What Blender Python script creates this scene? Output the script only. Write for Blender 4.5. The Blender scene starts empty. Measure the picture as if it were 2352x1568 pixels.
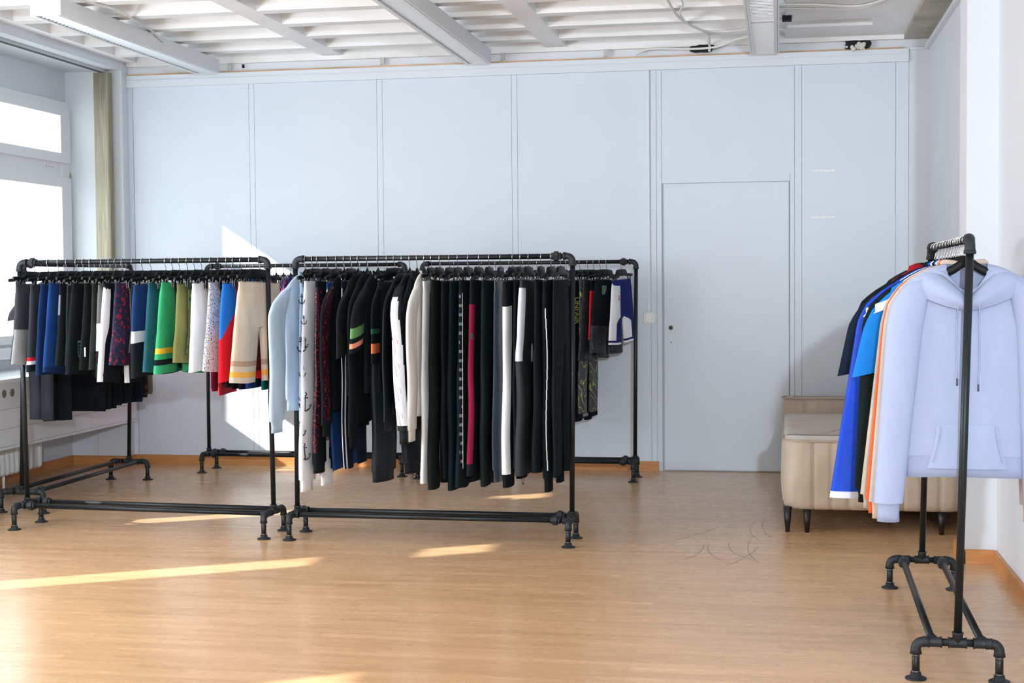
import bpy, math, random
from mathutils import Vector, Matrix
random.seed(7)
S = bpy.context.scene
COL = S.collection
PI = math.pi

# ------------------------------------------------------------------ camera
def cam_axes(yaw, pitch, roll):
    cy, sy, cp, sp = math.cos(yaw), math.sin(yaw), math.cos(pitch), math.sin(pitch)
    F = Vector((sy*cp, cy*cp, -sp)); R = Vector((cy, -sy, 0)); U = R.cross(F)
    cr, sr = math.cos(roll), math.sin(roll)
    return cr*R+sr*U, -sr*R+cr*U, F
cd = bpy.data.cameras.new('camera'); cam = bpy.data.objects.new('camera', cd); COL.objects.link(cam)
r_, u_, f_ = cam_axes(-0.1795, 0.0409, -0.0084)
cam.matrix_world = Matrix(((r_.x, u_.x, -f_.x, 0), (r_.y, u_.y, -f_.y, 0), (r_.z, u_.z, -f_.z, 1.3707), (0, 0, 0, 1)))
cd.sensor_fit = 'HORIZONTAL'; cd.sensor_width = 36.0; cd.lens = 3366.0/2352*36; cd.clip_start = 0.05
S.camera = cam

# ------------------------------------------------------------------ world, sun, daylight, exposure
def lin(c):
    o = []
    for v in c[:3]:
        v /= 255.0
        o.append(v/12.92 if v <= 0.04045 else ((v+0.055)/1.055)**2.4)
    return tuple(o)+(1.0,)
W = bpy.data.worlds.new('world'); S.world = W; W.use_nodes = True
bg = W.node_tree.nodes['Background']; bg.inputs[0].default_value = (0.86, 0.93, 1.0, 1); bg.inputs[1].default_value = 3.0
SUN_DIR = Vector((1.0, 0.6, -0.67)).normalized()
def lamp(name, kind, loc, direction, energy, color, **kw):
    d = bpy.data.lights.new(name, kind); d.energy = energy; d.color = color
    for k, v in kw.items(): setattr(d, k, v)
    o = bpy.data.objects.new(name, d); COL.objects.link(o); o.location = loc
    o.rotation_euler = Vector(direction).to_track_quat('-Z', 'Y').to_euler()
    return o
lamp('sun', 'SUN', (-12, 2, 9), SUN_DIR, 13.0, (1.0, 0.97, 0.92), angle=math.radians(0.7))
# studio flash on a stand, right of and behind the camera
lamp('studio_flash', 'AREA', (0.72, -2.0, 2.15), Vector((-0.17, 1, 0.0)), 330, (0.76, 0.88, 1.0), shape='DISK', size=0.16)
# lamp for the daylight of the left window row
lamp('daylight_left', 'AREA', (-5.2, 5.3, 1.75), (1, 0.2, 0.22), 350, (0.93, 0.96, 1.0), shape='RECTANGLE', size=4.4, size_y=1.5)
lamp('ambient_fill', 'AREA', (-1.6, -4.3, 1.7), (0, 1, 0.10), 150, (1.0, 0.93, 0.84), shape='RECTANGLE', size=5.0, size_y=2.2)  # added to lift the ambient light; the near wall has no window
lamp('window_portal', 'AREA', (-5.45, 9.2, 1.85), (1, 0, 0), 22, (0.88, 0.95, 1.0), shape='RECTANGLE', size=2.2, size_y=1.7)
S.view_settings.view_transform = 'Standard'; S.view_settings.look = 'None'
S.view_settings.gamma = 1.0; S.view_settings.exposure = -0.15; S.view_settings.use_curve_mapping = False

# ------------------------------------------------------------------ helpers
class MB:
    def __init__(s): s.v = []; s.f = []; s.m = []; s.s = []
    def face(s, idx, m=0, sm=True): s.f.append(tuple(idx)); s.m.append(m); s.s.append(sm)
    def box(s, x0, x1, y0, y1, z0, z1, m=0):
        b = len(s.v)
        s.v += [(x, y, z) for z in (z0, z1) for y in (y0, y1) for x in (x0, x1)]
        for q in ((0,2,3,1), (4,5,7,6), (0,1,5,4), (2,6,7,3), (0,4,6,2), (1,3,7,5)): s.face([b+i for i in q], m, False)
    def obox(s, c, ax, ay, az, m=0):
        b = len(s.v); c = Vector(c); ax, ay, az = Vector(ax), Vector(ay), Vector(az)
        s.v += [tuple(c+i*ax+j*ay+k*az) for k in (-1, 1) for j in (-1, 1) for i in (-1, 1)]
        for q in ((0,2,3,1), (4,5,7,6), (0,1,5,4), (2,6,7,3), (0,4,6,2), (1,3,7,5)): s.face([b+i for i in q], m, False)
    def loft(s, rings, cap0=True, cap1=True, mf=None, sm=True, closed=True):
        b = len(s.v); n = len(rings[0])
        for r in rings: s.v += [tuple(p) for p in r]
        for i in range(len(rings)-1):
            for j in range(n if closed else n-1):
                k = (j+1) % n
                s.face((b+i*n+j, b+i*n+k, b+(i+1)*n+k, b+(i+1)*n+j), mf(i, j) if mf else 0, sm)
        e = b+(len(rings)-1)*n
        if cap0: s.face([b+j for j in reversed(range(n))], mf(0, 0) if mf else 0, False)
        if cap1: s.face([e+j for j in range(n)], mf(len(rings)-2, 0) if mf else 0, False)
    def tube(s, pts, r, n=10, caps=True, m=0):
        pts = [Vector(p) for p in pts]; rings = []; up = None
        for i, p in enumerate(pts):
            t = (pts[min(i+1, len(pts)-1)]-pts[max(i-1, 0)]).normalized()
            if up is None:
                up = Vector((0, 0, 1)) if abs(t.z) < 0.9 else Vector((1, 0, 0))
            a = (up-t*up.dot(t)).normalized(); c = t.cross(a); up = a
            rr = r[i] if isinstance(r, (list, tuple)) else r
            rings.append([p+rr*(math.cos(2*PI*k/n)*a+math.sin(2*PI*k/n)*c) for k in range(n)])
        s.loft(rings, caps, caps, (lambda i, j: m))
    def poly(s, pts, m=0, sm=False):
        b = len(s.v); s.v += [tuple(p) for p in pts]; s.face(range(b, b+len(pts)), m, sm)
    def build(s, name, mats, parent=None, loc=None):
        me = bpy.data.meshes.new(name); me.from_pydata([tuple(v) for v in s.v], [], s.f)
        for mt in (mats if isinstance(mats, (list, tuple)) else [mats]): me.materials.append(mt)
        me.polygons.foreach_set('material_index', s.m); me.polygons.foreach_set('use_smooth', s.s)
        me.update(); o = bpy.data.objects.new(name, me); COL.objects.link(o)
        if parent: o.parent = parent
        if loc: o.location = loc
        return o
def tag(o, label=None, cat=None, group=None, kind=None):
    if label: o['label'] = label
    if cat: o['category'] = cat
    if group: o['group'] = group
    if kind: o['kind'] = kind
    return o
def empty(name, loc=(0, 0, 0), rz=0.0):
    o = bpy.data.objects.new(name, None); COL.objects.link(o); o.location = loc; o.rotation_euler = (0, 0, rz)
    o.empty_display_size = 0.1
    return o
def dup(root):
    r = root.copy(); COL.objects.link(r)
    for ch in list(root.children):
        c = ch.copy(); COL.objects.link(c); c.parent = r
        for g in list(ch.children):
            d = g.copy(); COL.objects.link(d); d.parent = c
    return r

# ------------------------------------------------------------------ materials
def nmat(name):
    m = bpy.data.materials.new(name); m.use_nodes = True
    nt = m.node_tree; b = nt.nodes['Principled BSDF']
    return m, nt, b
def noise(nt, scale, detail=3.0, vec=None, rough=0.5):
    n = nt.nodes.new('ShaderNodeTexNoise'); n.inputs['Scale'].default_value = scale; n.inputs['Detail'].default_value = detail
    n.inputs['Roughness'].default_value = rough
    if vec: nt.links.new(vec, n.inputs['Vector'])
    return n
def objcoord(nt, scale=(1, 1, 1)):
    t = nt.nodes.new('ShaderNodeTexCoord'); mp = nt.nodes.new('ShaderNodeMapping'); mp.inputs['Scale'].default_value = scale
    nt.links.new(t.outputs['Object'], mp.inputs['Vector']); return mp.outputs['Vector']
def ramp(nt, fac, stops):
    r = nt.nodes.new('ShaderNodeValToRGB'); e = r.color_ramp.elements
    e[0].position, e[0].color = stops[0]; e[1].position, e[1].color = stops[1]
    for p, c in stops[2:]:
        k = e.new(p); k.color = c
    nt.links.new(fac, r.inputs[0]); return r.outputs[0]
def bump(nt, b, h, strength, dist=0.01):
    n = nt.nodes.new('ShaderNodeBump'); n.inputs['Strength'].default_value = strength; n.inputs['Distance'].default_value = dist
    nt.links.new(h, n.inputs['Height']); nt.links.new(n.outputs[0], b.inputs['Normal'])
def mixc(nt, fac, a, b):
    m = nt.nodes.new('ShaderNodeMix'); m.data_type = 'RGBA'
    if hasattr(fac, 'links') or not isinstance(fac, float): nt.links.new(fac, m.inputs[0])
    else: m.inputs[0].default_value = fac
    for v, k in ((a, 6), (b, 7)):
        if isinstance(v, tuple): m.inputs[k].default_value = v
        else: nt.links.new(v, m.inputs[k])
    return m.outputs[2]
_fab = {}
def fab(rgb, rough=0.9, var=0.12, sheen=0.0, bscale=420, bst=0.25):
    key = (tuple(rgb), rough, var)
    if key in _fab: return _fab[key]
    m, nt, b = nmat('fabric'); c = lin(rgb); dk = sum(rgb) < 170
    v = objcoord(nt, (1, 1, 0.35)); n = noise(nt, 14, 4, v)
    lo = tuple(x*(1-var) for x in c[:3])+(1,); hi = tuple(min(1, x*(1+var)) for x in c[:3])+(1,)
    nt.links.new(ramp(nt, n.outputs['Fac'], [(0.3, lo), (0.7, hi)]), b.inputs['Base Color'])
    b.inputs['Roughness'].default_value = rough
    b.inputs['Specular IOR Level'].default_value = 0.10 if dk and rough > .6 else 0.2
    if 'Sheen Weight' in b.inputs: b.inputs['Sheen Weight'].default_value = sheen; b.inputs['Sheen Roughness'].default_value = 0.5
    n3 = noise(nt, 7, 3, objcoord(nt, (1, 1, 0.4)), 0.45); cb = nt.nodes.new('ShaderNodeBump'); cb.inputs['Strength'].default_value = 0.45; cb.inputs['Distance'].default_value = 0.03
    nt.links.new(n3.outputs['Fac'], cb.inputs['Height'])
    n2 = noise(nt, bscale, 2, objcoord(nt)); fb = nt.nodes.new('ShaderNodeBump'); fb.inputs['Strength'].default_value = bst; fb.inputs['Distance'].default_value = 0.002
    nt.links.new(n2.outputs['Fac'], fb.inputs['Height']); nt.links.new(cb.outputs[0], fb.inputs['Normal']); nt.links.new(fb.outputs[0], b.inputs['Normal'])
    _fab[key] = m; return m
def plain(name, rgb, rough=0.5, metal=0.0, bst=0.0, bscale=60, var=0.0, spec=0.5):
    m, nt, b = nmat(name); c = lin(rgb); b.inputs['Base Color'].default_value = c
    b.inputs['Roughness'].default_value = rough; b.inputs['Metallic'].default_value = metal
    b.inputs['Specular IOR Level'].default_value = spec
    v = objcoord(nt)
    if var:
        n = noise(nt, 3.0, 4, v)
        lo = tuple(x*(1-var) for x in c[:3])+(1,); hi = tuple(min(1, x*(1+var)) for x in c[:3])+(1,)
        nt.links.new(ramp(nt, n.outputs['Fac'], [(0.3, lo), (0.7, hi)]), b.inputs['Base Color'])
    if bst: bump(nt, b, noise(nt, bscale, 3, v).outputs['Fac'], bst, 0.004)
    return m
def blotch(rgbs, scale, rough=0.8, soft=False, voro=False, stretch=(1, 1, 1)):
    """cloth with an all over print"""
    m, nt, b = nmat('printed_fabric'); v = objcoord(nt, stretch)
    if voro:
        n = nt.nodes.new('ShaderNodeTexVoronoi'); n.inputs['Scale'].default_value = scale; nt.links.new(v, n.inputs['Vector']); fac = n.outputs['Color']
        s = nt.nodes.new('ShaderNodeSeparateColor'); nt.links.new(fac, s.inputs[0]); fac = s.outputs[0]
    else: fac = noise(nt, scale, 4, v).outputs['Fac']
    k = len(rgbs); st = [(0.0 if voro else 0.3, lin(rgbs[0]))]
    for i in range(1, k): st.append(((i/k) if voro else 0.3+0.4*i/k, lin(rgbs[i])))
    r = nt.nodes.new('ShaderNodeValToRGB'); e = r.color_ramp.elements; r.color_ramp.interpolation = 'LINEAR' if soft else 'CONSTANT'
    e[0].position, e[0].color = st[0]; e[1].position, e[1].color = st[1]
    for p, c in st[2:]: q = e.new(p); q.color = c
    nt.links.new(fac, r.inputs[0]); nt.links.new(r.outputs[0], b.inputs['Base Color'])
    b.inputs['Roughness'].default_value = rough; b.inputs['Specular IOR Level'].default_value = 0.3
    return m

M_wall = plain('white_paint', (217, 222, 228), 0.6, bst=0.04, bscale=90, var=0.015)
M_panel = plain('white_panel', (213, 222, 233), 0.38, var=0.012, spec=0.4)
M_trim = plain('white_trim', (219, 225, 232), 0.4)
M_groove = plain('panel_joint', (188, 194, 200), 0.8)
M_frame = plain('window_frame_white', (236, 239, 241), 0.3)
M_plaster = plain('rough_plaster', (214, 211, 205), 0.9, bst=0.5, bscale=35, var=0.06)
M_conc = None
def concrete():
    m, nt, b = nmat('painted_concrete'); v = objcoord(nt)
    n = noise(nt, 2.2, 6, v); c = ramp(nt, n.outputs['Fac'], [(0.3, lin((234, 234, 232))), (0.62, lin((246, 247, 248)))])
    w = objcoord(nt, (0.5, 6, 1)); n2 = noise(nt, 7, 8, w, 0.65)
    cr = ramp(nt, n2.outputs['Fac'], [(0.27, (0.45, 0.4, 0.34, 1)), (0.31, (1, 1, 1, 1))])
    mx = nt.nodes.new('ShaderNodeMix'); mx.data_type = 'RGBA'; mx.blend_type = 'MULTIPLY'; mx.inputs[0].default_value = 1.0
    nt.links.new(c, mx.inputs[6]); nt.links.new(cr, mx.inputs[7]); nt.links.new(mx.outputs[2], b.inputs['Base Color'])
    b.inputs['Roughness'].default_value = 0.85; bump(nt, b, noise(nt, 30, 6, v).outputs['Fac'], 0.4, 0.01)
    return m
M_conc = concrete()
M_crack = plain('concrete_crack', (120, 108, 92), 0.95)
M_orange = plain('bare_board', (206, 168, 132), 0.8, var=0.3)
M_dark = plain('dark_hole', (25, 27, 30), 0.9)
M_pipe = plain('black_iron_pipe', (24, 31, 35), 0.40, metal=0.35, bst=0.15, bscale=300, var=0.15)
M_fit = plain('cast_iron_fitting', (34, 40, 43), 0.55, metal=0.3, bst=0.3, bscale=260, var=0.15)
M_chrome = plain('chrome', (215, 215, 215), 0.12, metal=1.0)
M_hang = plain('black_hanger', (13, 16, 18), 0.5, spec=0.2)
M_clip = plain('black_clip', (15, 17, 19), 0.4)
M_cable = plain('white_cable', (228, 228, 224), 0.5)
M_rad = plain('radiator_enamel', (228, 230, 228), 0.3)
M_leg = plain('black_leg', (18, 18, 20), 0.4)
M_blind = None
def blindmat():
    m, nt, b = nmat('beige_blind'); v = objcoord(nt, (1, 1, 0.015)); n = noise(nt, 210, 2, v)
    nt.links.new(ramp(nt, n.outputs['Fac'], [(0.3, lin((140, 132, 112))), (0.7, lin((190, 182, 162)))]), b.inputs['Base Color'])
    b.inputs['Roughness'].default_value = 0.8; return m
M_blind = blindmat()
def floormat():
    m, nt, b = nmat('beech_laminate'); tc = nt.nodes.new('ShaderNodeTexCoord')
    br = nt.nodes.new('ShaderNodeTexBrick'); nt.links.new(tc.outputs['Object'], br.inputs['Vector'])
    br.inputs['Scale'].default_value = 1.0; br.inputs['Brick Width'].default_value = 0.52; br.inputs['Row Height'].default_value = 0.066
    br.inputs['Mortar Size'].default_value = 0.0007; br.inputs['Mortar Smooth'].default_value = 0.3; br.offset = 0.37; br.squash = 1.0
    br.inputs['Color1'].default_value = lin((203, 164, 123)); br.inputs['Color2'].default_value = lin((215, 176, 134)); br.inputs['Mortar'].default_value = lin((182, 144, 106))
    mp = nt.nodes.new('ShaderNodeMapping'); mp.inputs['Scale'].default_value = (0.8, 11, 1); nt.links.new(tc.outputs['Object'], mp.inputs['Vector'])
    n = noise(nt, 1.6, 6, mp.outputs['Vector'], 0.6)
    g = ramp(nt, n.outputs['Fac'], [(0.32, (0.84, 0.81, 0.78, 1)), (0.66, (1.05, 1.04, 1.03, 1))])
    mx = nt.nodes.new('ShaderNodeMix'); mx.data_type = 'RGBA'; mx.blend_type = 'MULTIPLY'; mx.inputs[0].default_value = 0.9
    nt.links.new(br.outputs['Color'], mx.inputs[6]); nt.links.new(g, mx.inputs[7]); nt.links.new(mx.outputs[2], b.inputs['Base Color'])
    b.inputs['Roughness'].default_value = 0.3; b.inputs['Specular IOR Level'].default_value = 0.55
    n3 = noise(nt, 5, 3, mp.outputs['Vector'])
    nt.links.new(ramp(nt, n3.outputs['Fac'], [(0.3, (0.20,)*3+(1,)), (0.7, (0.30,)*3+(1,))]), b.inputs['Roughness'])
    bump(nt, b, n.outputs['Fac'], 0.05, 0.002)
    return m
M_floor = floormat()
def woodmat(name, a, c):
    m, nt, b = nmat(name); v = objcoord(nt, (1.5, 1.5, 14)); n = noise(nt, 5, 5, v)
    nt.links.new(ramp(nt, n.outputs['Fac'], [(0.3, lin(a)), (0.7, lin(c))]), b.inputs['Base Color']); b.inputs['Roughness'].default_value = 0.45
    return m
M_base = woodmat('baseboard_wood', (186, 124, 66), (206, 146, 88))
def velvet():
    m, nt, b = nmat('beige_velvet'); v = objcoord(nt); n = noise(nt, 6, 5, v)
    nt.links.new(ramp(nt, n.outputs['Fac'], [(0.3, lin((186, 170, 152))), (0.7, lin((204, 190, 173)))]), b.inputs['Base Color'])
    b.inputs['Roughness'].default_value = 0.75; b.inputs['Sheen Weight'].default_value = 0.5; b.inputs['Sheen Roughness'].default_value = 0.35
    b.inputs['Specular IOR Level'].default_value = 0.2
    bump(nt, b, noise(nt, 260, 2, v).outputs['Fac'], 0.15, 0.002); return m
M_velvet = velvet(); M_piping = plain('velvet_piping', (180, 164, 146), 0.7)
def glassmat():
    m = bpy.data.materials.new('window_glass'); m.use_nodes = True; nt = m.node_tree; nt.nodes.clear()
    o = nt.nodes.new('ShaderNodeOutputMaterial'); mx = nt.nodes.new('ShaderNodeMixShader'); t = nt.nodes.new('ShaderNodeBsdfTransparent'); g = nt.nodes.new('ShaderNodeBsdfGlossy')
    g.inputs['Roughness'].default_value = 0.02; t.inputs[0].default_value = (0.97, 0.99, 0.98, 1); mx.inputs[0].default_value = 0.06
    nt.links.new(t.outputs[0], mx.inputs[1]); nt.links.new(g.outputs[0], mx.inputs[2]); nt.links.new(mx.outputs[0], o.inputs[0]); return m
M_glass = glassmat()

# ------------------------------------------------------------------ room
YW = 10.539; XR = 1.03; XL = -5.35; YB = -4.6; ZC = 3.05
def struct(name, mb, mats, parent=None, label=None, cat=None):
    o = mb.build(name, mats, parent)
    if not parent: o['kind'] = 'structure'
    if label: o['label'] = label
    if cat: o['category'] = cat
    return o
m = MB(); m.box(XL-0.3, XR+0.2, YB-0.2, YW+0.3, -0.1, 0.0); struct('floor', m, M_floor, label='glossy beech laminate floor of the whole room', cat='floor')

# far wall: base slab plus 1 m panels with flat posts and thin dark joints
m = MB(); m.box(-5.6, XR+0.2, YW+0.012, YW+0.3, 0.0, 3.3, 1)
JX = [-4.855, -3.885, -2.892, -1.881, -0.873]            # post centres
seams = []
def panel(x0, x1, z0=0.06, z1=2.866): m.box(x0+0.0011, x1-0.0011, YW, YW+0.02, z0, z1, 0)
panel(-4.875, -4.835)
for i in range(4):
    panel(JX[i]+0.021, JX[i+1]-0.021)
    if i: panel(JX[i]-0.021, JX[i]+0.021)
panel(-0.894, -0.852); panel(-0.852, -0.816, 0.0)
panel(-0.816, 0.117, 2.11); panel(0.117, 0.168); panel(0.168, 0.808); panel(0.808, 0.896)
panel(0.085+0.0, 0.117, 0.0, 2.11); panel(-0.816, 0.085, 2.062, 2.11)
m.box(0.897, XR, YW-0.006, YW+0.02, 0.0, 2.955, 2)
m.box(-4.9, XR, YW+0.005, YW+0.02, 2.95, 3.06, 2)
struct('wall_back', m, [M_panel, M_groove, M_wall], label='white panelled far wall with thin vertical joints', cat='wall')
m = MB(); m.box(-4.87, 0.893, YW-0.03, YW+0.01, 2.866, 2.918); m.box(-4.87, 0.893, YW-0.022, YW+0.01, 2.9195, 2.955)
struct('trim_1', m, M_trim, label='white two step trim rail along the top of the far wall', cat='trim')
m = MB(); m.box(-4.87, 0.86, YW-0.012, YW+0.004, 2.957, 2.967); struct('trim_2', m, M_orange, label='bare brown board edge showing above the far wall trim', cat='trim')
# cable duct on post seam above the switch
m = MB(); m.box(-0.918, -0.902, YW-0.012, YW, 1.14, 2.866); struct('trim_3', m, M_trim, label='narrow white cable duct running up from the light switch', cat='trim')
# door in the far wall
d = empty('door_1', (-0.36, YW, 0)); d['kind'] = 'structure'; d['label'] = 'plain white flush door in the far wall'; d['category'] = 'door'
def at(mb, name, mats, par):
    o = mb.build(name, mats, par); o.location = (-par.location.x, -par.location.y, -par.location.z); return o
m = MB(); m.box(-0.800, 0.077, YW-0.004, YW+0.02, 0.008, 2.057); at(m, 'door_leaf', M_panel, d)
def disc(cx, cy, cz, r, th, n=20, m0=None, axis='y'):
    mb = m0 or MB(); rings = []
    for k, rr in ((0, r*0.96), (0.2, r), (1, r), (1, 0.0001)):
        ring = []
        for j in range(n):
            a = 2*PI*j/n
            if axis == 'y': ring.append((cx+rr*math.cos(a), cy-th*k, cz+rr*math.sin(a)))
            else: ring.append((cx+rr*math.cos(a), cy+rr*math.sin(a), cz+th*k))
        rings.append(ring)
    mb.loft(rings, True, False); return mb
m = disc(-0.753, YW-0.004, 1.031, 0.016, 0.006); o = at(m, 'lock_rosette', plain('brass_grey', (150, 140, 120), 0.35, metal=0.8), d)
m = disc(-0.753, YW-0.0098, 1.031, 0.006, 0.001); at(m, 'spindle_hole', M_dark, d)
m = MB(); m.loft([[(-0.753+0.011*math.cos(2*PI*k/16), YW-0.004-t, 0.951+0.022*math.sin(2*PI*k/16)) for k in range(16)] for t in (0, 0.004)]); at(m, 'keyhole_plate', plain('dull_steel', (150, 155, 158), 0.4, metal=0.7), d)
m = disc(-0.753, YW-0.004, 0.925, 0.004, 0.001); at(m, 'screw_hole', M_dark, d)
# scuffs on the panel right of the door
for i, (x, z, w) in enumerate(((0.319, 2.13, 0.075), (0.313, 1.805, 0.078))):
    m = MB(); rs = random.Random(i)
    for k in range(22):
        x0 = x-w+2*w*k/22; m.box(x0, x0+2*w/22*rs.uniform(.7, 1.2), YW-0.0012, YW, z-0.009+rs.uniform(-.004, .003), z+0.004+rs.uniform(-.004, .005))
    o = m.build('paint_scuff', plain('bright_filler', (250, 251, 252), 0.5))
    tag(o, ('upper' if i == 0 else 'lower')+' short white filler mark on the panel right of the door', 'wall mark', 'white marks right of the door')
# light switch
s = empty('light_switch', (-0.909, YW, 1.10)); tag(s, 'white square light switch on the far wall left of the door', 'light switch')
def rbox(w, h, t, r, n=5):
    mb = MB(); rings = []
    for tt, sh in ((0, 0), (t*0.7, 0), (t, 0.003)):
        ring = []
        for cx, cz, a0 in ((1, 1, 0), (-1, 1, PI/2), (-1, -1, PI), (1, -1, 1.5*PI)):
            for k in range(n):
                a = a0+PI/2*k/(n-1); ring.append((cx*(w/2-r)+(r-sh)*math.cos(a), -tt, cz*(h/2-r)+(r-sh)*math.sin(a)))
        rings.append(ring)
    mb.loft(rings, True, True); return mb
rbox(0.082, 0.082, 0.011, 0.012).build('switch_frame', plain('switch_white', (236, 236, 232), 0.35), s)
o = rbox(0.054, 0.054, 0.016, 0.006).build('rocker', plain('rocker_white', (240, 240, 237), 0.3), s)
# baseboards
def bb(name, pts, label):
    mb = MB()
    for (x0, x1, y0, y1) in pts: mb.box(x0, x1, y0, y1, 0, 0.065); mb.box(x0+0.002, x1-0.002, y0+0.002, y1-0.002, 0.065, 0.068)
    struct(name, mb, M_base, label=label, cat='baseboard')
bb('baseboard_back', [(-4.87, -0.842, YW-0.02, YW)], 'orange wood baseboard along the far wall left of the door')
bb('baseboard_left', [(-5.33, -5.31, YB, 10.43), (-5.31, -4.865, 10.41, 10.43), (-4.87, -4.85, 10.41, YW-0.02)], 'wood baseboard stepping round the left window niche')
bb('baseboard_right', [(1.01, XR, YB, 7.26), (0.87, 1.012, 7.255, 7.275), (0.862, 0.885, 7.255, 7.56), (0.885, XR, 7.54, 7.56), (1.01, XR, 7.56, YW-0.01)], 'wood baseboard on the right wall wrapping the pilaster')
# right wall with pilaster
m = MB(); m.box(XR, XR+0.2, YB-0.2, YW+0.3, 0, 3.3, 0); m.box(0.885, XR, 7.275, 7.54, 0, 3.3, 0)
struct('wall_right', m, [M_wall], label='plain off white right wall with a shallow pilaster', cat='wall')
m = MB(); m.box(XR-0.03, XR, 7.54, YW, 2.945, 2.975); m.box(0.9, XR-0.03, YW-0.03, YW, 2.945, 2.96)
struct('trim_4', m, M_trim, label='white edge strip at the top of the right wall', cat='trim')
# wall behind the camera
m = MB(); m.box(-5.6, XR+0.2, YB-0.2, YB, 0, 3.3); struct('wall_front', m, M_wall, label='plain wall at the near end of the room', cat='wall')

# left window wall with openings (y0, y1, z0, z1)
def holes_wall(mb, x0, x1, ys, ye, zs, ze, holes):
    Y = sorted({ys, ye}|{h[0] for h in holes}|{h[1] for h in holes}); Z = sorted({zs, ze}|{h[2] for h in holes}|{h[3] for h in holes})
    for i in range(len(Y)-1):
        for j in range(len(Z)-1):
            a, b2, c, d2 = Y[i], Y[i+1], Z[j], Z[j+1]
            if any(h[0] <= a and b2 <= h[1] and h[2] <= c and d2 <= h[3] for h in holes): continue
            mb.box(x0, x1, a, b2, c, d2)
holes = [(8.35, 10.42, 0.93, 2.75)]
for (ya, yb) in ((2.36, 2.60), (4.90, 5.16), (6.78, 7.02)): holes += [(ya, yb, 1.0, 2.105), (ya, yb, 2.36, 2.64)]
m = MB(); holes_wall(m, XL-0.03, XL+0.02, YB-0.2, 10.6, 0, 3.3, holes)
m.box(XL+0.0195, -4.8705, 10.4305, 10.61, -0.01, 3.31)          # end wall of the niche
m.box(XL-0.1, -4.8712, 7.55, 8.05, 0.7755, 3.01)          # pier between windows
struct('wall_left', m, M_wall, label='white window wall on the left with deep window niches', cat='wall')
# lintel beam with curtain track
m = MB(); m.box(XL+0.021, -4.869, YB, 10.62, 2.985, 3.32); struct('trim_5', m, M_wall, label='white lintel beam above the left windows', cat='beam')
t = empty('curtain_track', (-4.99, 9.0, 2.965)); tag(t, 'grey metal blind track fixed under the lintel beam on the left', 'blind track')
m = MB(); m.box(-0.022, 0.022, -2.5, 1.38, 0.0, 0.02); m.build('rail_profile', plain('track_aluminium', (196, 200, 200), 0.4, metal=0.4), t)
m = MB(); m.box(-0.014, -0.006, -2.5, 1.38, -0.004, 0.001); m.box(0.006, 0.014, -2.5, 1.38, -0.004, 0.001); m.build('track_slot', plain('slot_dark', (90, 94, 92), 0.6), t)
# bundled vertical blind
vb = empty('vertical_blind', (-4.99, 10.33, 0.80)); tag(vb, 'beige fabric vertical blind pushed together at the far end of the window', 'blind')
for k in range(9):
    m = MB(); a = math.radians(-6+random.uniform(-12, 12)+(8 if k % 3 == 0 else 0)); y = k*0.0085; rings = []
    for z in (0.0, 0.7, 1.4, 2.16):
        rings.append([(-0.062*math.cos(a)+q*0.124*math.cos(a), y+0.012*math.sin(PI*q)*(-1 if k % 2 else 1)*0.5+0.1*math.sin(a)*(q-0.5), z) for q in (0, .25, .5, .75, 1)]+[(-0.062*math.cos(a)+q*0.124*math.cos(a), y+0.0012+0.012*math.sin(PI*q)*(-1 if k % 2 else 1)*0.5+0.1*math.sin(a)*(q-0.5), z) for q in (1, .75, .5, .25, 0)])
    m.loft(rings); m.build('vane', M_blind, vb)
# window frames
w = empty('window_1', (XL, 9.4, 0.93)); w['kind'] = 'structure'; w['label'] = 'white framed window with a transom light, at the far left'; w['category'] = 'window'
m = MB(); fx0, fx1 = XL-0.03, XL+0.05
m.box(fx0, fx1, 10.30, 10.4295, 0.93, 2.75); m.box(fx0, fx1, 8.30, 8.42, 0.93, 2.75)
m.box(fx0, fx1, 8.42, 10.30, 2.66, 2.75); m.box(fx0, fx1, 8.42, 10.30, 0.93, 1.0); m.box(fx0, fx1-0.01, 8.42, 10.30, 2.17, 2.31); at(m, 'outer_frame', M_frame, w)
def sash(z0, z1, name, bz, bt):
    mb = MB(); x0, x1 = XL-0.02, XL+0.07
    mb.box(x0, x1, 10.25, 10.40, z0, z1); mb.box(x0, x1, 8.36, 8.46, z0, z1); mb.box(x0, x1, 8.46, 10.25, z0, z0+bz); mb.box(x0, x1, 8.46, 10.25, z1-bt, z1)
    o = at(mb, name, M_frame, w); g = MB(); g.box(XL+0.0, XL+0.006, 8.46, 10.25, z0+bz, z1-bt); gg = g.build('glass_pane', M_glass, o)
    return o
sash(2.29, 2.70, 'transom_sash', 0.07, 0.06); sash(0.96, 2.18, 'lower_sash', 0.06, 0.075)
m = MB(); m.tube([(XL+0.07, 10.02, 2.245), (XL+0.085, 10.02, 2.245)], 0.008); m.tube([(XL+0.085, 10.015, 2.245), (XL+0.085, 10.10, 2.242)], 0.004); at(m, 'window_handle', M_chrome, w)
m = MB(); m.box(XL+0.02, -4.80, 8.06, 10.43, 0.752, 0.778); at(m, 'window_sill', M_frame, w)
m = MB(); m.box(XL-0.02, XL+0.09, 8.35, 10.42, 0.86, 0.94); at(m, 'sill_profile', M_frame, w)
for k, (a, b2) in enumerate(((2.36, 2.60), (4.90, 5.16), (6.78, 7.02))):
    w2 = MB(); w2.box(XL-0.035, XL+0.03, a-0.03, b2+0.03, 2.12, 2.34)
    for zz in (1.0, 2.105, 2.36, 2.64): w2.box(XL-0.035, XL+0.03, a-0.03, b2+0.03, zz-0.01, zz+0.01)
    struct('window_%d' % (k+2), w2, M_frame, label='narrow open slot of the window row near the camera', cat='window')
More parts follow.
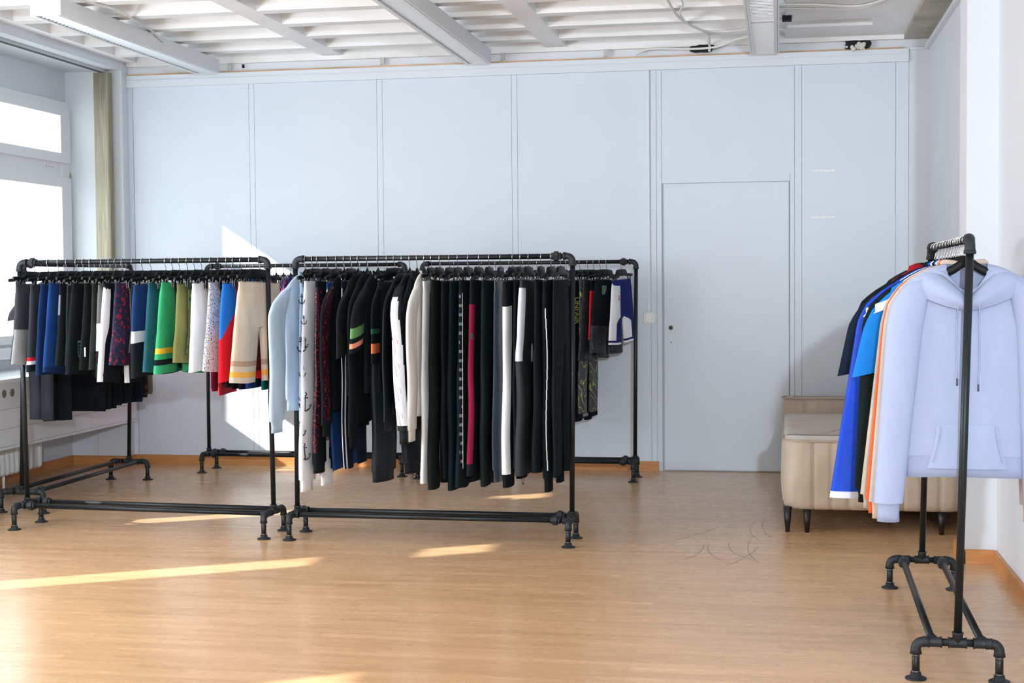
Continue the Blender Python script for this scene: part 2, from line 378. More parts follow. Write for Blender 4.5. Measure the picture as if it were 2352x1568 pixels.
# blind cord cleat with cords
c = empty('cord_holder', (-5.305, 10.425, 2.205)); tag(c, 'small metal cord holder with two thin pull cords beside the window', 'cord holder')
m = MB(); m.loft([[(x, -t, z) for x, z in ((-.008, .026), (.002, .026), (.013, .008), (.013, -.012), (.006, -.03), (-.008, -.03))] for t in (0, 0.012)], sm=False); m.build('bracket', plain('cleat_metal', (170, 168, 150), 0.5, metal=0.3), c)
for dx in (0.004, 0.03):
    m = MB(); m.tube([(0.010, -0.01, -0.005), (0.011+dx*0.2, -0.012, -0.4), (0.012+dx, -0.012, -1.3)], 0.0018, 6); m.build('cord', plain('cord_grey', (160, 160, 150), 0.8), c)
# service duct box under the window, with round cable outlets
b = empty('cable_duct_box', (-4.83, 9.2, 0.33)); tag(b, 'long white panelled service duct under the left window', 'duct')
def at2(mb, name, mats, par):
    o = mb.build(name, mats, par); o.location = -par.location; return o
m = MB()
for z0, z1 in ((0.335, 0.3525), (0.3545, 0.465), (0.467, 0.589), (0.591, 0.751)): m.box(-4.86, -4.80, 3.0, 10.428, z0, z1)
m.box(-5.0, -4.86, 3.0, 10.428, 0.335, 0.36); at2(m, 'duct_front', M_wall, b)
for y in (8.50, 8.60):
    m = MB(); m.loft([[(-4.80+t, y+0.026*math.cos(2*PI*k/20), 0.690+0.026*math.sin(2*PI*k/20)) for k in range(20)] for t in (0, 0.002)]); at2(m, 'cable_outlet', plain('outlet_grey', (120, 112, 104), 0.8), b)
# radiator
r = empty('radiator', (-5.1, 8.4, 0.10)); tag(r, 'white ribbed column radiator under the left window duct', 'radiator')
for k in range(28):
    y = 9.42-k*0.062; m = MB()
    m.loft([[(-5.10+dx*(1-0.25*(z in (0.105, 0.325))), y+0.024*math.sin(2*PI*q/10)*(0.6 if z in (0.105, 0.325) else 1), z) for q in range(10) for dx in [0.055*math.cos(2*PI*q/10)]] for z in (0.105, 0.125, 0.22, 0.305, 0.325)])
    at2(m, 'radiator_column', M_rad, r)
m = MB(); m.tube([(-5.10, 7.6, 0.13), (-5.10, 9.44, 0.13)], 0.014); m.tube([(-5.10, 7.6, 0.30), (-5.10, 9.44, 0.30)], 0.014)
m.tube([(-5.10, 9.0, 0.13), (-5.10, 9.0, 0.0)], 0.010); at2(m, 'radiator_header', M_rad, r)
# joint line on the low niche wall
m = MB(); m.box(-5.12, -5.117, 10.4285, 10.4305, 0.07, 0.34); struct('trim_6', m, M_groove, label='thin joint line in the low wall under the duct', cat='trim')
# unseen slab added outside the window to block part of the sun
m = MB(); m.box(-6.0, -5.85, 9.50, 9.98, 0, 3.4); struct('sun_blocker', m, M_wall, label='unseen slab added outside the window to block the sun', cat='sun blocker')

# faint scratches worn into the floor in front of the sofa
m = MB(); rs = random.Random(4)
for k in range(9):
    x, y, a = rs.uniform(-.45, -.05), rs.uniform(7.5, 8.6), rs.uniform(1.2, 2.2); cv = rs.uniform(-.12, .12)
    for q in range(14):
        nx, ny = x+.045*math.cos(a)*.5, y-.045*math.sin(a); m.poly([(x-.0012, y, .0006), (x+.0012, y, .0006), (nx+.0012, ny, .0006), (nx-.0012, ny, .0006)]); x, y, a = nx, ny, a+cv
struct('trim_9', m, plain('floor_scratch', (132, 104, 82), .7), label='faint curved scratches in the floor left of the sofa', cat='scratch')

# ------------------------------------------------------------------ ceiling
m = MB(); m.box(-5.6, XR+0.2, YB-0.2, YW+0.3, 3.17, 3.4)
BE = [-4.87, -3.235, -1.565, 0.10]                        # beams running away from camera
for x in BE[1:3]: m.box(x-0.075, x+0.075, YB, 10.499, ZC, 3.18)
m.box(-4.868, -4.78, YB, 10.499, ZC, 3.16)
k = 0; y = 10.18
while y > -2.5:
    for a, b2 in ((-4.78, BE[1]-0.075), (BE[1]+0.075, BE[2]-0.075), (BE[2]+0.075, 0.05)):
        # rib with sloped flanks
        m.loft([[(a, y-0.055, ZC), (a, y+0.055, ZC), (a, y+0.085, 3.175), (a, y-0.085, 3.175)], [(b2, y-0.055, ZC), (b2, y+0.055, ZC), (b2, y+0.085, 3.175), (b2, y-0.085, 3.175)]], sm=False)
    y -= 0.48
# flat plastered field on the right with one open recess
fy = [(YB, 9.80), (10.06, 10.499)]
for a, b2 in fy: m.box(0.05, 0.86, a, b2, ZC, 3.18)
m.box(0.62, 0.86, 9.80, 10.06, ZC, 3.18)
m.box(-4.866, 0.859, 10.50, YW+0.004, ZC-0.03, 3.165)
m.box(0.8605, XR-.001, YB+.001, YW-.001, 3.02, 3.165, 1)
struct('ceiling', m, [M_conc, plain('dirty_concrete', (186, 180, 168), 0.95, bst=0.8, bscale=40, var=0.3)], label='white ribbed concrete ceiling with cracked joints', cat='ceiling')
# cracks in the coffers
m = MB(); rs = random.Random(3)
y = 10.18
while y > 7.6:
    for a, b2 in ((-4.7, -3.35), (-3.1, -1.7), (-1.45, -0.2)):
        x = a+rs.uniform(0, .15); yy = y-0.115; zz = 3.1695
        while x < b2-rs.uniform(0, .3):
            nx = x+rs.uniform(.02, .05); ny = y-0.115+rs.uniform(-.016, .016); wd = rs.uniform(0.0008, 0.003)
            m.poly([(x, yy-wd, zz), (x, yy+wd, zz), (nx, ny+wd, zz), (nx, ny-wd, zz)]); x, yy = nx, ny
    y -= 0.48
struct('trim_8', m, M_crack, label='fine dark cracks along the ceiling coffers', cat='crack')
# ragged openings above the trim
for i, (x, z, wd, h) in enumerate(((-0.525, 3.0, 0.085, 0.036), (0.55, 2.99, 0.09, 0.04), (-3.93, 2.995, 0.012, 0.02))):
    m = MB(); rs = random.Random(i+5); pts = []
    for k in range(18):
        a = 2*PI*k/18; q = 1/max(abs(math.cos(a)), abs(math.sin(a)))*rs.uniform(.82, 1.05)
        pts.append((x+wd*q*math.cos(a), z+h*0.8*q*math.sin(a)))
    m.loft([[(p[0], yy, p[1]) for p in pts] for yy in (10.4985, 10.4995)]); o = m.build('ceiling_hole', [M_dark])
    tag(o, ('dark ragged opening above the trim between the door and the ceiling lamp', 'dark opening with crumbling rubble near the right ceiling corner', 'tiny dark hole above the trim at the far left lamp end')[i], 'hole')
    if i == 1:
        for k in range(16):
            mm = MB(); px, pz, rr = x+rs.uniform(-.08, .05), z-0.025+rs.uniform(-.01, .03), rs.uniform(.008, .018)
            mm.loft([[(px+rr*q*math.cos(2*PI*j/7)*rs.uniform(.8, 1.1), 10.492-0.008*t, pz+rr*q*math.sin(2*PI*j/7)) for j in range(7)] for t, q in ((0, 1), (1, .8), (1.6, .3))], sm=False)
            mm.build('rubble', M_plaster, o)
# little junction boxes / bracket on the strip
for x in (-4.03, -2.85, -1.95, -1.20):
    m = MB(); m.box(x-0.012, x+0.012, 10.485, 10.50, 2.972, 3.02); m.box(x-0.02, x-0.012, 10.488, 10.50, 2.965, 3.02); o = m.build('ceiling_bracket', plain('bracket_grey', (190, 188, 182), 0.6))
    tag(o, 'small metal bracket on the strip above the far wall trim', 'bracket', 'brackets above the trim')
# ceiling lights
def louvre_light(x, y0, y1, label, w=0.19, joints=()):
    L = empty('ceiling_light', (x, y1, 2.93)); tag(L, label, 'ceiling light', 'louvred ceiling lights')
    hw = w/2; ln = y0-y1
    m = MB()
    m.box(-hw, -hw+0.012, ln, 0, 0, 0.10); m.box(hw-0.012, hw, ln, 0, 0, 0.10); m.box(-hw+0.0121, hw-0.0121, ln+0.0081, -0.0081, 0.088, 0.0995)
    m.box(-hw+0.0121, hw-0.0121, -0.008, 0, 0.0, 0.0995); m.box(-hw+0.0121, hw-0.0121, ln, ln+0.008, 0.0, 0.0995)
    for j in joints: m.box(-hw+.0122, hw-.0122, j-y1-0.02, j-y1+0.02, 0.0, 0.06)
    m.build('housing', M_lampbody, L)
    m = MB()
    for sx in (-1, 1): m.box(min(sx*(hw-0.014), sx*(hw-0.030)), max(sx*(hw-0.014), sx*(hw-0.030)), ln+.01, -.01, -0.002, 0.006)
    m.build('rim', M_lampbody, L)
    m = MB(); k = 0; yy = -0.02
    while yy > ln+0.02 and k < 95:
        m.obox((0, yy, 0.016), (hw-0.026, 0, 0), (0, 0.0030, 0.0008), (0, -0.003, 0.014)); yy -= 0.046; k += 1
    m.build('louvre_blades', M_blade, L)
    m = MB()
    for sx in (-1, 1): m.poly([(sx*(hw-0.013), ln, 0.034), (sx*(hw-0.013), 0, 0.034), (sx*0.02, 0, 0.08), (sx*0.02, ln, 0.08)])
    m.build('reflector', M_louvre, L)
    m = MB(); m.tube([(0, ln+0.05, 0.055), (0, -0.05, 0.055)], 0.013, 10); m.build('fluorescent_tube', plain('tube_glass', (238, 240, 242), 0.3), L)
    return L
M_blade = plain('aluminium_blade', (176, 184, 190), 0.3, metal=0.4); M_lampbody = plain('lamp_white', (222, 224, 226), 0.35); M_louvre = plain('brushed_louvre', (226, 232, 238), 0.25, metal=0.25)
louvre_light(-4.165, 7.93, 10.37, 'leftmost of the three long louvred ceiling lamps, near the window')
louvre_light(-2.11, 5.6, 10.37, 'middle of the three long louvred ceiling lamps')
louvre_light(-0.088, 5.6, 10.37, 'rightmost of the three louvred ceiling lamps, seen from straight below', 0.20, (9.09,))
# ceiling cables
def cable(pts, r, label):
    P = [Vector(p) for p in pts]; out = []
    for i in range(len(P)-1):
        p0, p1, p2, p3 = P[max(i-1, 0)], P[i], P[i+1], P[min(i+2, len(P)-1)]
        for k in range(8):
            t = k/8; out.append(0.5*((2*p1)+(-p0+p2)*t+(2*p0-5*p1+4*p2-p3)*t*t+(-p0+3*p1-3*p2+p3)*t**3))
    out.append(P[-1]); m = MB(); m.tube(out, r, 8); o = m.build('cable', M_cable); tag(o, label, 'cable')
cable([(-1.0, 10.48, 2.963), (-0.96, 10.47, 2.99), (-0.86, 10.44, 3.005), (-0.6, 10.45, 2.995), (-0.42, 10.4, 2.995), (-0.3, 10.3, 3.02), (-0.18, 10.2, 3.03)], 0.0075, 'white cable lying along the trim left of the right ceiling lamp')
cable([(-0.47, 10.47, 2.975), (-0.47, 10.44, 3.03), (-0.47, 10.1, 3.04), (-0.56, 9.75, 3.04), (-0.62, 9.4, 3.04), (-0.64, 9.0, 3.04), (-0.66, 8.2, 3.04)], 0.009, 'white cable running across the coffers towards the camera')
cable([(-0.19, 9.95, 3.035), (-0.35, 10.05, 3.04), (-0.48, 9.98, 3.04), (-0.56, 9.74, 3.035), (-0.6, 9.3, 3.035), (-0.56, 8.9, 3.035), (-0.6, 8.2, 3.035)], 0.006, 'thin white cable tied beside the thicker ceiling cable')
cable([(-4.06, 9.35, 3.0), (-4.05, 9.1, 3.045), (-4.0, 8.8, 3.035), (-3.95, 8.45, 3.04), (-4.0, 8.1, 3.04), (-3.9, 7.8, 3.045)], 0.008, 'white cable looping into the leftmost ceiling lamp')
for q, (dx, dy) in enumerate(((0, 0), (0.03, 0.05), (-0.02, 0.12))):
    cable([(0.0, 9.15+dy, 3.042), (0.25, 9.2+dy, 3.04), (0.45, 9.3+dy*.6, 3.04), (0.58, 9.2+dy*.5, 3.04), (0.75, 8.8+dx, 3.04), (0.8, 8.3, 3.04)], 0.007, ('frontmost', 'middle', 'rearmost')[q]+' grey cable taped to the flat ceiling right of the lamp')
m = MB(); m.box(-0.03, 0.03, -0.04, 0.04, 0, 0.03); o = m.build('junction_box', M_dark, loc=(0.06, 9.62, 3.022)); tag(o, 'dark square opening in the ceiling beside the right lamp', 'hole')

# ------------------------------------------------------------------ pipe racks
W2 = 0.7535; HB = 0.130; FD = 0.137; TD = 0.082; RP = 0.0135; HR = 1.50
RK = {'A': (-3.46, 7.642, -.063, -.003, -.028), 'B': (-4.49, 8.876, 1.578, .034, .017), 'C': (-3.364, 10.156, -.019, -.004, .021),
      'D': (-1.72, 10.042, -.001, .011, .015), 'E': (-1.814, 7.571, -.010, .015, -.022), 'F': (.613, 5.885, 1.555, .035, -.009)}
def arc_pts(c, a, b, r, n=6):
    c, a, b = Vector(c), Vector(a), Vector(b)
    return [c+r*(a*math.cos(PI/2*k/n)+b*math.sin(PI/2*k/n)) for k in range(n+1)]
def rack(key, union, label):
    cx, cy, th, lx, ly = RK[key]
    root = empty('pipe_clothes_rack', (cx, cy, 0), th); tag(root, label, 'clothes rack', 'black iron pipe racks')
    c, s_ = math.cos(th), math.sin(th); lx, ly = lx*c+ly*s_, -lx*s_+ly*c
    def L(x, y, z):
        k = max(0, (z-HB)/(HR-HB)); return (x+lx*k, y+ly*k, z)
    m = MB(); m.tube([L(-W2+.03, 0, HR), L(W2-.03, 0, HR)], RP, 12); m.build('top_rail', M_pipe, root)
    for e in (-1, 1):
        x = e*W2
        m = MB(); m.tube([L(x, 0, HB+.01), L(x, 0, HR-.03)], RP, 12); m.build('post', M_pipe, root)
        R = 0.03; cc = L(x-e*R, 0, HR-R)
        m = MB(); pts = [Vector(L(x-e*0.045, 0, HR))]+list(reversed([Vector(p) for p in arc_pts(cc, (e, 0, 0), (0, 0, 1), R)]))+[Vector(L(x, 0, HR-.045))]
        m.tube(pts, [0.0205]+[0.0175]*(len(pts)-2)+[0.0205], 14)
        m.tube([L(x-e*0.038, 0, HR), L(x-e*0.05, 0, HR)], 0.0205, 14); m.tube([L(x, 0, HR-.038), L(x, 0, HR-.05)], 0.0205, 14); m.build('corner_elbow', M_fit, root)
        # base end assembly
        m = MB(); m.tube([(x, -FD+.03, HB), (x, FD-.03, HB)], RP, 12); m.build('base_crossbar', M_pipe, root)
        m = MB(); m.tube([(x, -.030, HB), (x, -.024, HB), (x, .024, HB), (x, .030, HB)], [.0205, .0175, .0175, .0205], 14); m.tube([(x, 0, HB), L(x, 0, HB+.03), L(x, 0, HB+.036)], [.0175, .0175, .0205], 14); m.build('centre_tee', M_fit, root)
        for q in (-1, 1):
            y = q*TD
            m = MB(); m.tube([(x, y-.030, HB), (x, y-.024, HB), (x, y+.024, HB), (x, y+.030, HB)], [.0205, .0175, .0175, .0205], 14); m.tube([(x, y, HB), (x-e*.03, y, HB), (x-e*.036, y, HB)], [.0175, .0175, .0205], 14); m.build('side_tee', M_fit, root)
            g = MB(); y = q*FD; R = 0.026
            pts = [Vector((x, y-q*.045, HB))]+list(reversed(arc_pts((x, y-q*R, HB-R), (0, q, 0), (0, 0, 1), R)))+[Vector((x, y, HB-.042))]
            g.tube(pts, [.0205]+[.0175]*(len(pts)-2)+[.0205], 14)
            lg = MB(); lg.tube([(x, y, HB-.03), (x, y, .012)], RP, 12)
            leg = lg.build('leg', M_pipe, root); g.build('leg_elbow', M_fit, leg)
            rg = MB(); rg.tube([(x, y, HB-.043), (x, y, HB-.052)], RP+.0006, 12); rg.build('bare_thread', plain_thread, leg); rg = MB(); rg.tube([(x, y, .030), (x, y, .022)], RP+.0006, 12); rg.build('bare_thread', plain_thread, leg)
            fl = MB(); fl.tube([(x, y, 0.0), (x, y, .005), (x, y, .0065), (x, y, .010), (x, y, .024)], [.036, .036, .033, .020, .0175], 20); fl.build('floor_flange', M_fit, leg)
    for q in (-1, 1):
        m = MB(); m.tube([(-W2+.03, q*TD, HB), (W2-.03, q*TD, HB)], RP, 12); m.build('lower_rail', M_pipe, root)
    def hexu(p, ln=0.05):
        m = MB(); x, y, z = p
        m.tube([L(x-ln/2, y, z), L(x-.012, y, z)], .0185, 14)
        rings = []
        for xx, rr in ((x-.014, .022), (x-.012, .026), (x+.010, .026), (x+.012, .022)):
            rings.append([Vector(L(xx, y, z))+Vector((0, rr*math.cos(PI/4*k), rr*math.sin(PI/4*k))) for k in range(8)])
        m.loft(rings, sm=False); m.tube([L(x+.012, y, z), L(x+ln/2, y, z)], .0185, 14); m.build('union_coupling', M_fit, root)
    if union:
        hexu((union*(W2-.085), 0, HR)); hexu((union*(W2-.075), TD, HB)); hexu((union*(W2-.075), -TD, HB))
    return root
plain_thread = plain('bare_thread_steel', (88, 92, 92), 0.35, metal=0.8)
rack('A', -1, 'front left black pipe rack full of shorts'); rack('B', -1, 'black pipe rack standing lengthwise by the left window behind the shorts rack')
rack('C', -1, 'black pipe rack with colourful tops against the far wall, left half'); rack('D', 1, 'black pipe rack against the far wall beside the light switch')
rack('E', 1, 'front centre black pipe rack holding sweatshirts and long black pants'); rack('F', 1, 'black pipe rack at the right edge with the lavender hoodie')
def rp(key, s, t=0.0):
    cx, cy, th, lx, ly = RK[key]
    return Vector((cx+math.cos(th)*s-math.sin(th)*t+lx, cy+math.sin(th)*s+math.cos(th)*t+ly, HR))
# ------------------------------------------------------------------ sofa
def sofa():
    X0, X1, Y0, Y1 = 0.022, 0.985, 8.0, 10.42
    root = empty('sofa', (0.5, 9.2, 0)); tag(root, 'beige velvet sofa with channelled sides and black tapered legs in the right corner', 'sofa')
    def P(mb, name, mat, par=root):
        o = mb.build(name, mat, par); o.location = (-0.5, -9.2, 0) if par is root else (0, 0, 0); return o
    def rrect(x0, x1, y0, y1, r, n=7, rr=None):
        out = []; rr = rr or (r, r, r, r)
        for (cx, cy, a0, q) in ((x1-rr[0], y1-rr[0], 0, rr[0]), (x0+rr[1], y1-rr[1], PI/2, rr[1]), (x0+rr[2], y0+rr[2], PI, rr[2]), (x1-rr[3], y0+rr[3], 1.5*PI, rr[3])):
            for k in range(n): a = a0+PI/2*k/(n-1); out.append((cx+q*math.cos(a), cy+q*math.sin(a)))
        return out
    def block(x0, x1, y0, y1, z0, z1, r, edge=0.03, top=0.0, ribs=None, rr=None):
        mb = MB(); base = rrect(x0, x1, y0, y1, r, 7, rr)
        # resample along the outline so the channels can be pressed in
        pts = []; n = len(base)
        for i in range(n):
            a, b2 = Vector(base[i]+(0,)), Vector(base[(i+1) % n]+(0,)); d = (b2-a).length; k = max(1, int(d/0.012))
            for q in range(k): pts.append(a+(b2-a)*q/k)
        cx, cy = (x0+x1)/2, (y0+y1)/2; acc = 0; L = [0]
        for i in range(1, len(pts)): acc += (pts[i]-pts[i-1]).length; L.append(acc)
        off = []
        for i, p in enumerate(pts):
            q = 0
            if ribs:
                ph = (p.x/ribs) if abs(p.y-y0) < 0.14 else ((p.y)/ribs)
                q = 0.014*max(0, 1-abs(math.sin(PI*ph))*2.4)
            off.append(q)
        def ring(z, inset):
            out = []
            for i, p in enumerate(pts):
                nx, ny = pts[(i+1) % len(pts)]-pts[i-1], 0
                t = nx.normalized(); nrm = Vector((t.y, -t.x, 0)); dd = inset+off[i]
                out.append((p.x-nrm.x*dd, p.y-nrm.y*dd, z))
            return out
        H = z1-z0
        prof = [(z0, 0.03), (z0+0.012, 0.012), (z0+0.04, 0.004), (z0+H*0.35, -0.006), (z0+H*0.7, -0.004), (z1-edge*0.8, 0.0), (z1-edge*0.3, edge*0.25), (z1, edge*0.8), (z1+top*0.5, edge*2)]
        rings = [ring(z, i) for z, i in prof]
        mb.loft(rings); return mb
    P(block(X0+.01, X1-.01, Y0+.06, Y1, 0.135, 0.40, 0.10, 0.03), 'seat_base', M_velvet)
    P(block(X0, X1, Y0, Y0+0.33, 0.128, 0.505, 0.13, 0.035, ribs=0.094, rr=(.05, .03, .13, .10)), 'armrest', M_velvet)
    P(block(X0+.01, X1, 10.20, Y1, 0.135, 0.56, 0.07, 0.05, ribs=0.094), 'armrest', M_velvet)
    P(block(X0+.015, X1-.2, Y0+0.30, 10.22, 0.38, 0.452, 0.06, 0.035), 'seat_cushion', M_velvet)
    P(block(X1-.22, X1, Y0+0.15, Y1, 0.135, 0.74, 0.08, 0.05, ribs=0.094), 'backrest', M_velvet)
    for (y0, y1, z, r) in ((Y0+.004, Y0+0.326, 0.497, (.05, .03, .13, .10)), (10.205, Y1-.004, 0.552, (.07, .07, .07, .07))):
        mb = MB(); pts = [Vector((a, b2, z)) for a, b2 in rrect(X0+.008, X1-.006, y0+.004, y1, 0.1, 7, r)]; mb.tube(pts+[pts[0]], 0.0045, 6); P(mb, 'piping', M_piping)
    for (x, y) in ((0.052, 8.055), (0.155, 8.05), (0.86, 8.06), (0.08, 10.33), (0.9, 10.33)):
        mb = MB(); mb.tube([(x, y, 0.14), (x, y, 0.0)], [0.024, 0.012], 14); P(mb, 'leg', M_leg)
sofa()

# ------------------------------------------------------------------ hangers
def make_clip_hanger():
    root = empty('clip_hanger'); m = MB(); R = RP+.0022
    pts = [(0, R*math.cos(a), R*math.sin(a)) for a in [math.radians(d) for d in range(-40, 181, 20)]]
    pts += [(0, -R*0.9, -0.012), (0, -0.004, -0.028), (0, 0, -0.042), (0, 0, -0.056)]
    m.tube(pts, 0.0017, 6); m.build('hook', M_chrome, root)
    # flat moulded bar, hump in the middle, arms dropping to the ends
    prof = [(-.20, -.090, -.104), (-.195, -.087, -.106), (-.12, -.083, -.103), (-.098, -.080, -.101), (-.083, -.060, -.099), (-.072, -.053, -.098), (0, -.051, -.098)]
    prof = prof+[(-a, b2, c) for a, b2, c in reversed(prof[:-1])]
    m = MB(); rings = []
    for y, zt, zb in prof:
        h = 0.0058; rings.append([(-h, y, zb+.003), (-h*.6, y, zb), (h*.6, y, zb), (h, y, zb+.003), (h, y, zt-.003), (h*.6, y, zt), (-h*.6, y, zt), (-h, y, zt-.003)])
    m.loft(rings); m.build('hanger_bar', M_hang, root)
    m = MB(); m.tube([(0, -.175, -.105), (0, -.175, -.121), (0, .175, -.121), (0, .175, -.105)], 0.0014, 6); m.build('clip_wire', M_chrome, root)
    for y in (-.14, .14):
        c = MB()
        for sx in (-1, 1):
            c.loft([[(sx*.0025, y-.010, -.148), (sx*.0025, y+.010, -.148), (sx*.006, y+.010, -.148), (sx*.006, y-.010, -.148)],
                    [(sx*.003, y-.011, -.125), (sx*.003, y+.011, -.125), (sx*.007, y+.011, -.125), (sx*.007, y-.011, -.125)],
                    [(sx*.011, y-.008, -.100), (sx*.011, y+.008, -.100), (sx*.014, y+.008, -.101), (sx*.014, y-.008, -.101)]], sm=False)
        c.build('clip', M_clip, root)
    return root
def make_coat_hanger(light=False):
    root = empty('coat_hanger'); m = MB(); R = RP+.0022
    pts = [(0, R*math.cos(a), R*math.sin(a)) for a in [math.radians(d) for d in range(-40, 181, 20)]]
    pts += [(0, -R*0.9, -0.012), (0, -0.004, -0.028), (0, 0, -0.045), (0, 0, -0.066)]
    m.tube(pts, 0.0018, 6); m.build('hook', M_chrome, root)
    m = MB(); rings = []
    for k in range(-10, 11):
        q = abs(k)/10; y = 0.182*k/10; z = -0.090-0.072*q**1.3+0.020*(1-min(1, q*4)); h = 0.019-0.008*q; t = 0.008+0.005*q**1.5; x = 0
        rings.append([(x+t*math.cos(a), y, z+h*math.sin(a)) for a in [2*PI*j/12 for j in range(12)]])
    m.loft(rings); m.build('hanger_shoulders', M_hang, root)
    m = MB(); m.tube([(0, -.15, -.15), (0, -.15, -.19), (0, .15, -.19), (0, .15, -.15)], 0.0035, 8); m.build('trouser_bar', M_hang, root)
    return root
CLIP = make_clip_hanger(); COAT = make_coat_hanger(); used = set()
def put_hanger(proto, key, s, rot, label, group):
    o = proto if proto.name not in used else dup(proto)
    used.add(proto.name)
    o.location = rp(key, s); o.rotation_euler = (tilt_at(key, s) if proto is CLIP else 0, 0, RK[key][2]+rot)
    tag(o, label, 'hanger', group); return o
def tilt_at(key, s):
    return math.radians(2.4)*math.sin(s*91.7+ord(key)) if key in 'ADE' else 0.0

# ------------------------------------------------------------------ clothes
def sgp(v, e): return math.copysign(abs(v)**e, v)
def ell(cy, hw, ht, z, n=24, e=0.75, cx=0.0, fold=0.0, ph=0.0, kf=26.0):
    out = []
    for j in range(n):
        a = 2*PI*j/n; y = cy-hw*sgp(math.cos(a), 0.85); x = ht*sgp(math.sin(a), e)
        f = fold*math.sin(kf*y+ph+z*1.7)*(0.35+0.65*abs(math.sin(a)))+fold*0.5*math.sin(kf*2.1*y+ph*2.3-z*3)*abs(math.sin(a))
        out.append((cx+x+f, y, z+0.004*math.sin(9*y+ph)*(1 if fold else 0)))
    return out
def close_hem(mb, ring, mf):
    """fold the open end inwards so the hem has thickness"""
    c = Vector((0, 0, 0))
    for p in ring: c += Vector(p)
    c /= len(ring)
    r1 = [tuple(Vector(p)+(c-Vector(p))*0.14+Vector((0, 0, 0.002))) for p in ring]; r2 = [(p[0], p[1], p[2]+0.03) for p in r1]
    mb.loft([ring, r1, r2], False, True, mf)
def bottoms(L, ww, lw, cd, th, mats, pf=None, fold=0.004, ph=0.0, cuff=None, taper=1.0, cuffmat=None, name='shorts', band=0.038, bandmat=None, wtop=0.128, split=0.02, nz=16, swing=0.0):
    """trousers or shorts hung by the waist: L length, ww waist width, lw hem width of one leg, cd crotch depth, th thickness"""
    N = 24; mb = MB(); z0 = -wtop; pf = pf or (lambda t, a, leg: 0); ht = th/2
    zs = [z0-L*(i/nz) for i in range(nz+1)]; ic = max(2, round(nz*cd/L)); rows = []
    for i in range(ic+1):
        t = i/nz; w = ww/2+(lw*1.04-ww/2)*min(1, t*L/max(cd, .01))**0.8
        h = ht*(0.55+0.45*min(1, t*L/0.06)); rows.append(ell(swing*t*t, w, h, zs[i], N, fold=fold*min(1, t*3), ph=ph))
    mb.loft(rows, False, False, lambda i, j: pf(i/nz, 2*PI*(j+.5)/N, 0))
    top = rows[-1]
    for leg in (-1, 1):
        idx = [18, 19, 20, 21, 22, 23, 0, 1, 2, 3, 4, 5, 6] if leg < 0 else [6, 7, 8, 9, 10, 11, 12, 13, 14, 15, 16, 17, 18]
        ring0 = [top[k] for k in idx]; a, b2 = Vector(ring0[-1]), Vector(ring0[0])
        ring0 += [tuple(a+(b2-a)*q/4) for q in (1, 2, 3)]
        n = 16; rings = [ring0]
        for i in range(ic+1, nz+1):
            t = (i-ic)/(nz-ic); cl = leg*(lw*0.52+split*t)+swing*(i/nz)**2; w = (lw*0.52)*(1+(taper-1)*t); h = ht*(1.0+0.1*t)
            if leg == 1: cl *= 1
            tgt = []
            for q in range(n):
                if q <= 12: ang = (-PI/2+PI*q/12) if leg < 0 else (PI/2+PI*q/12)
                else: ang = (PI/2+PI*(q-12)/4) if leg < 0 else (1.5*PI+PI*(q-12)/4)
                y = cl-w*sgp(math.cos(ang), 0.85); x = h*sgp(math.sin(ang), .75)+0.004*leg*t
                f = fold*math.sin(26*y+ph+zs[i]*1.7)*(0.35+0.65*abs(math.sin(ang)))+fold*.8*math.sin(11*zs[i]+ph*3+leg)*(1 if L > .7 else .4)
                tgt.append((x+f, y, zs[i]+0.006*math.sin(13*y+ph)))
            bl = min(1, (i-ic)/2.5); src = [Vector(p) for p in ring0]
            rings.append([tuple((Vector((s_.x, s_.y, zs[i])))*(1-bl)+Vector(g)*bl) for s_, g in zip(src, tgt)])
        def lf(i, j, leg=leg):
            if j < 12: ang = (-PI/2+PI*(j+.5)/12) if leg < 0 else (PI/2+PI*(j+.5)/12)
            else: ang = (PI/2+PI*(j-12+.5)/4) if leg < 0 else (1.5*PI+PI*(j-12+.5)/4)
            return pf((ic+i)/nz, ang % (2*PI), leg)
        mb.loft(rings, False, False, lf); close_hem(mb, rings[-1], lambda i, j: lf(nz-ic-1, j))
        if leg < 0: nearleg = rings
        else: farleg = rings
    o = mb.build(name, mats)
    # waistband
    wb = MB(); rr = []
    for k in range(5):
        z = z0+0.004-band*k/4; p = ell(0, ww/2+.003, ht*0.62+.003+0.001*(k % 2), z, 48, fold=0, ph=ph)
        rr.append([(x*(1+0.10*math.sin(q*2.618)), y, zz) for q, (x, y, zz) in enumerate(p)])
    inner = [(x*.6, y*.97, z0+.002) for x, y, z in rr[0]]; inner2 = [(x*.6, y*.97, z0-.03) for x, y, z in rr[0]]
    wb.loft([inner2, inner]+rr, True, False); wb.build('waistband', bandmat or mats[0], o)
    if cuff:
        cl_, cw = cuff
        for leg, rings in ((-1, nearleg), (1, farleg)):
            last = rings[-1]; c = Vector((0, 0, 0))
            for p in last: c += Vector(p)
            c /= len(last); cb = MB(); rr = []
            for k, (dz, q) in enumerate(((0.012, 0.98), (-0.002, cw*1.04), (-cl_*.5, cw), (-cl_, cw*1.02), (-cl_, cw*.85), (-cl_+.02, cw*.85))):
                rr.append([(c.x+(p[0]-c.x)*q, c.y+(p[1]-c.y)*q, c.z+dz) for p in last])
            cb.loft(rr, False, True); cb.build('ankle_cuff', cuffmat or mats[0], o)
    o['_r'] = 0
    del o['_r']
    return o
def near_strip(o, name, mat, pts, ww, th, seed=0): pass
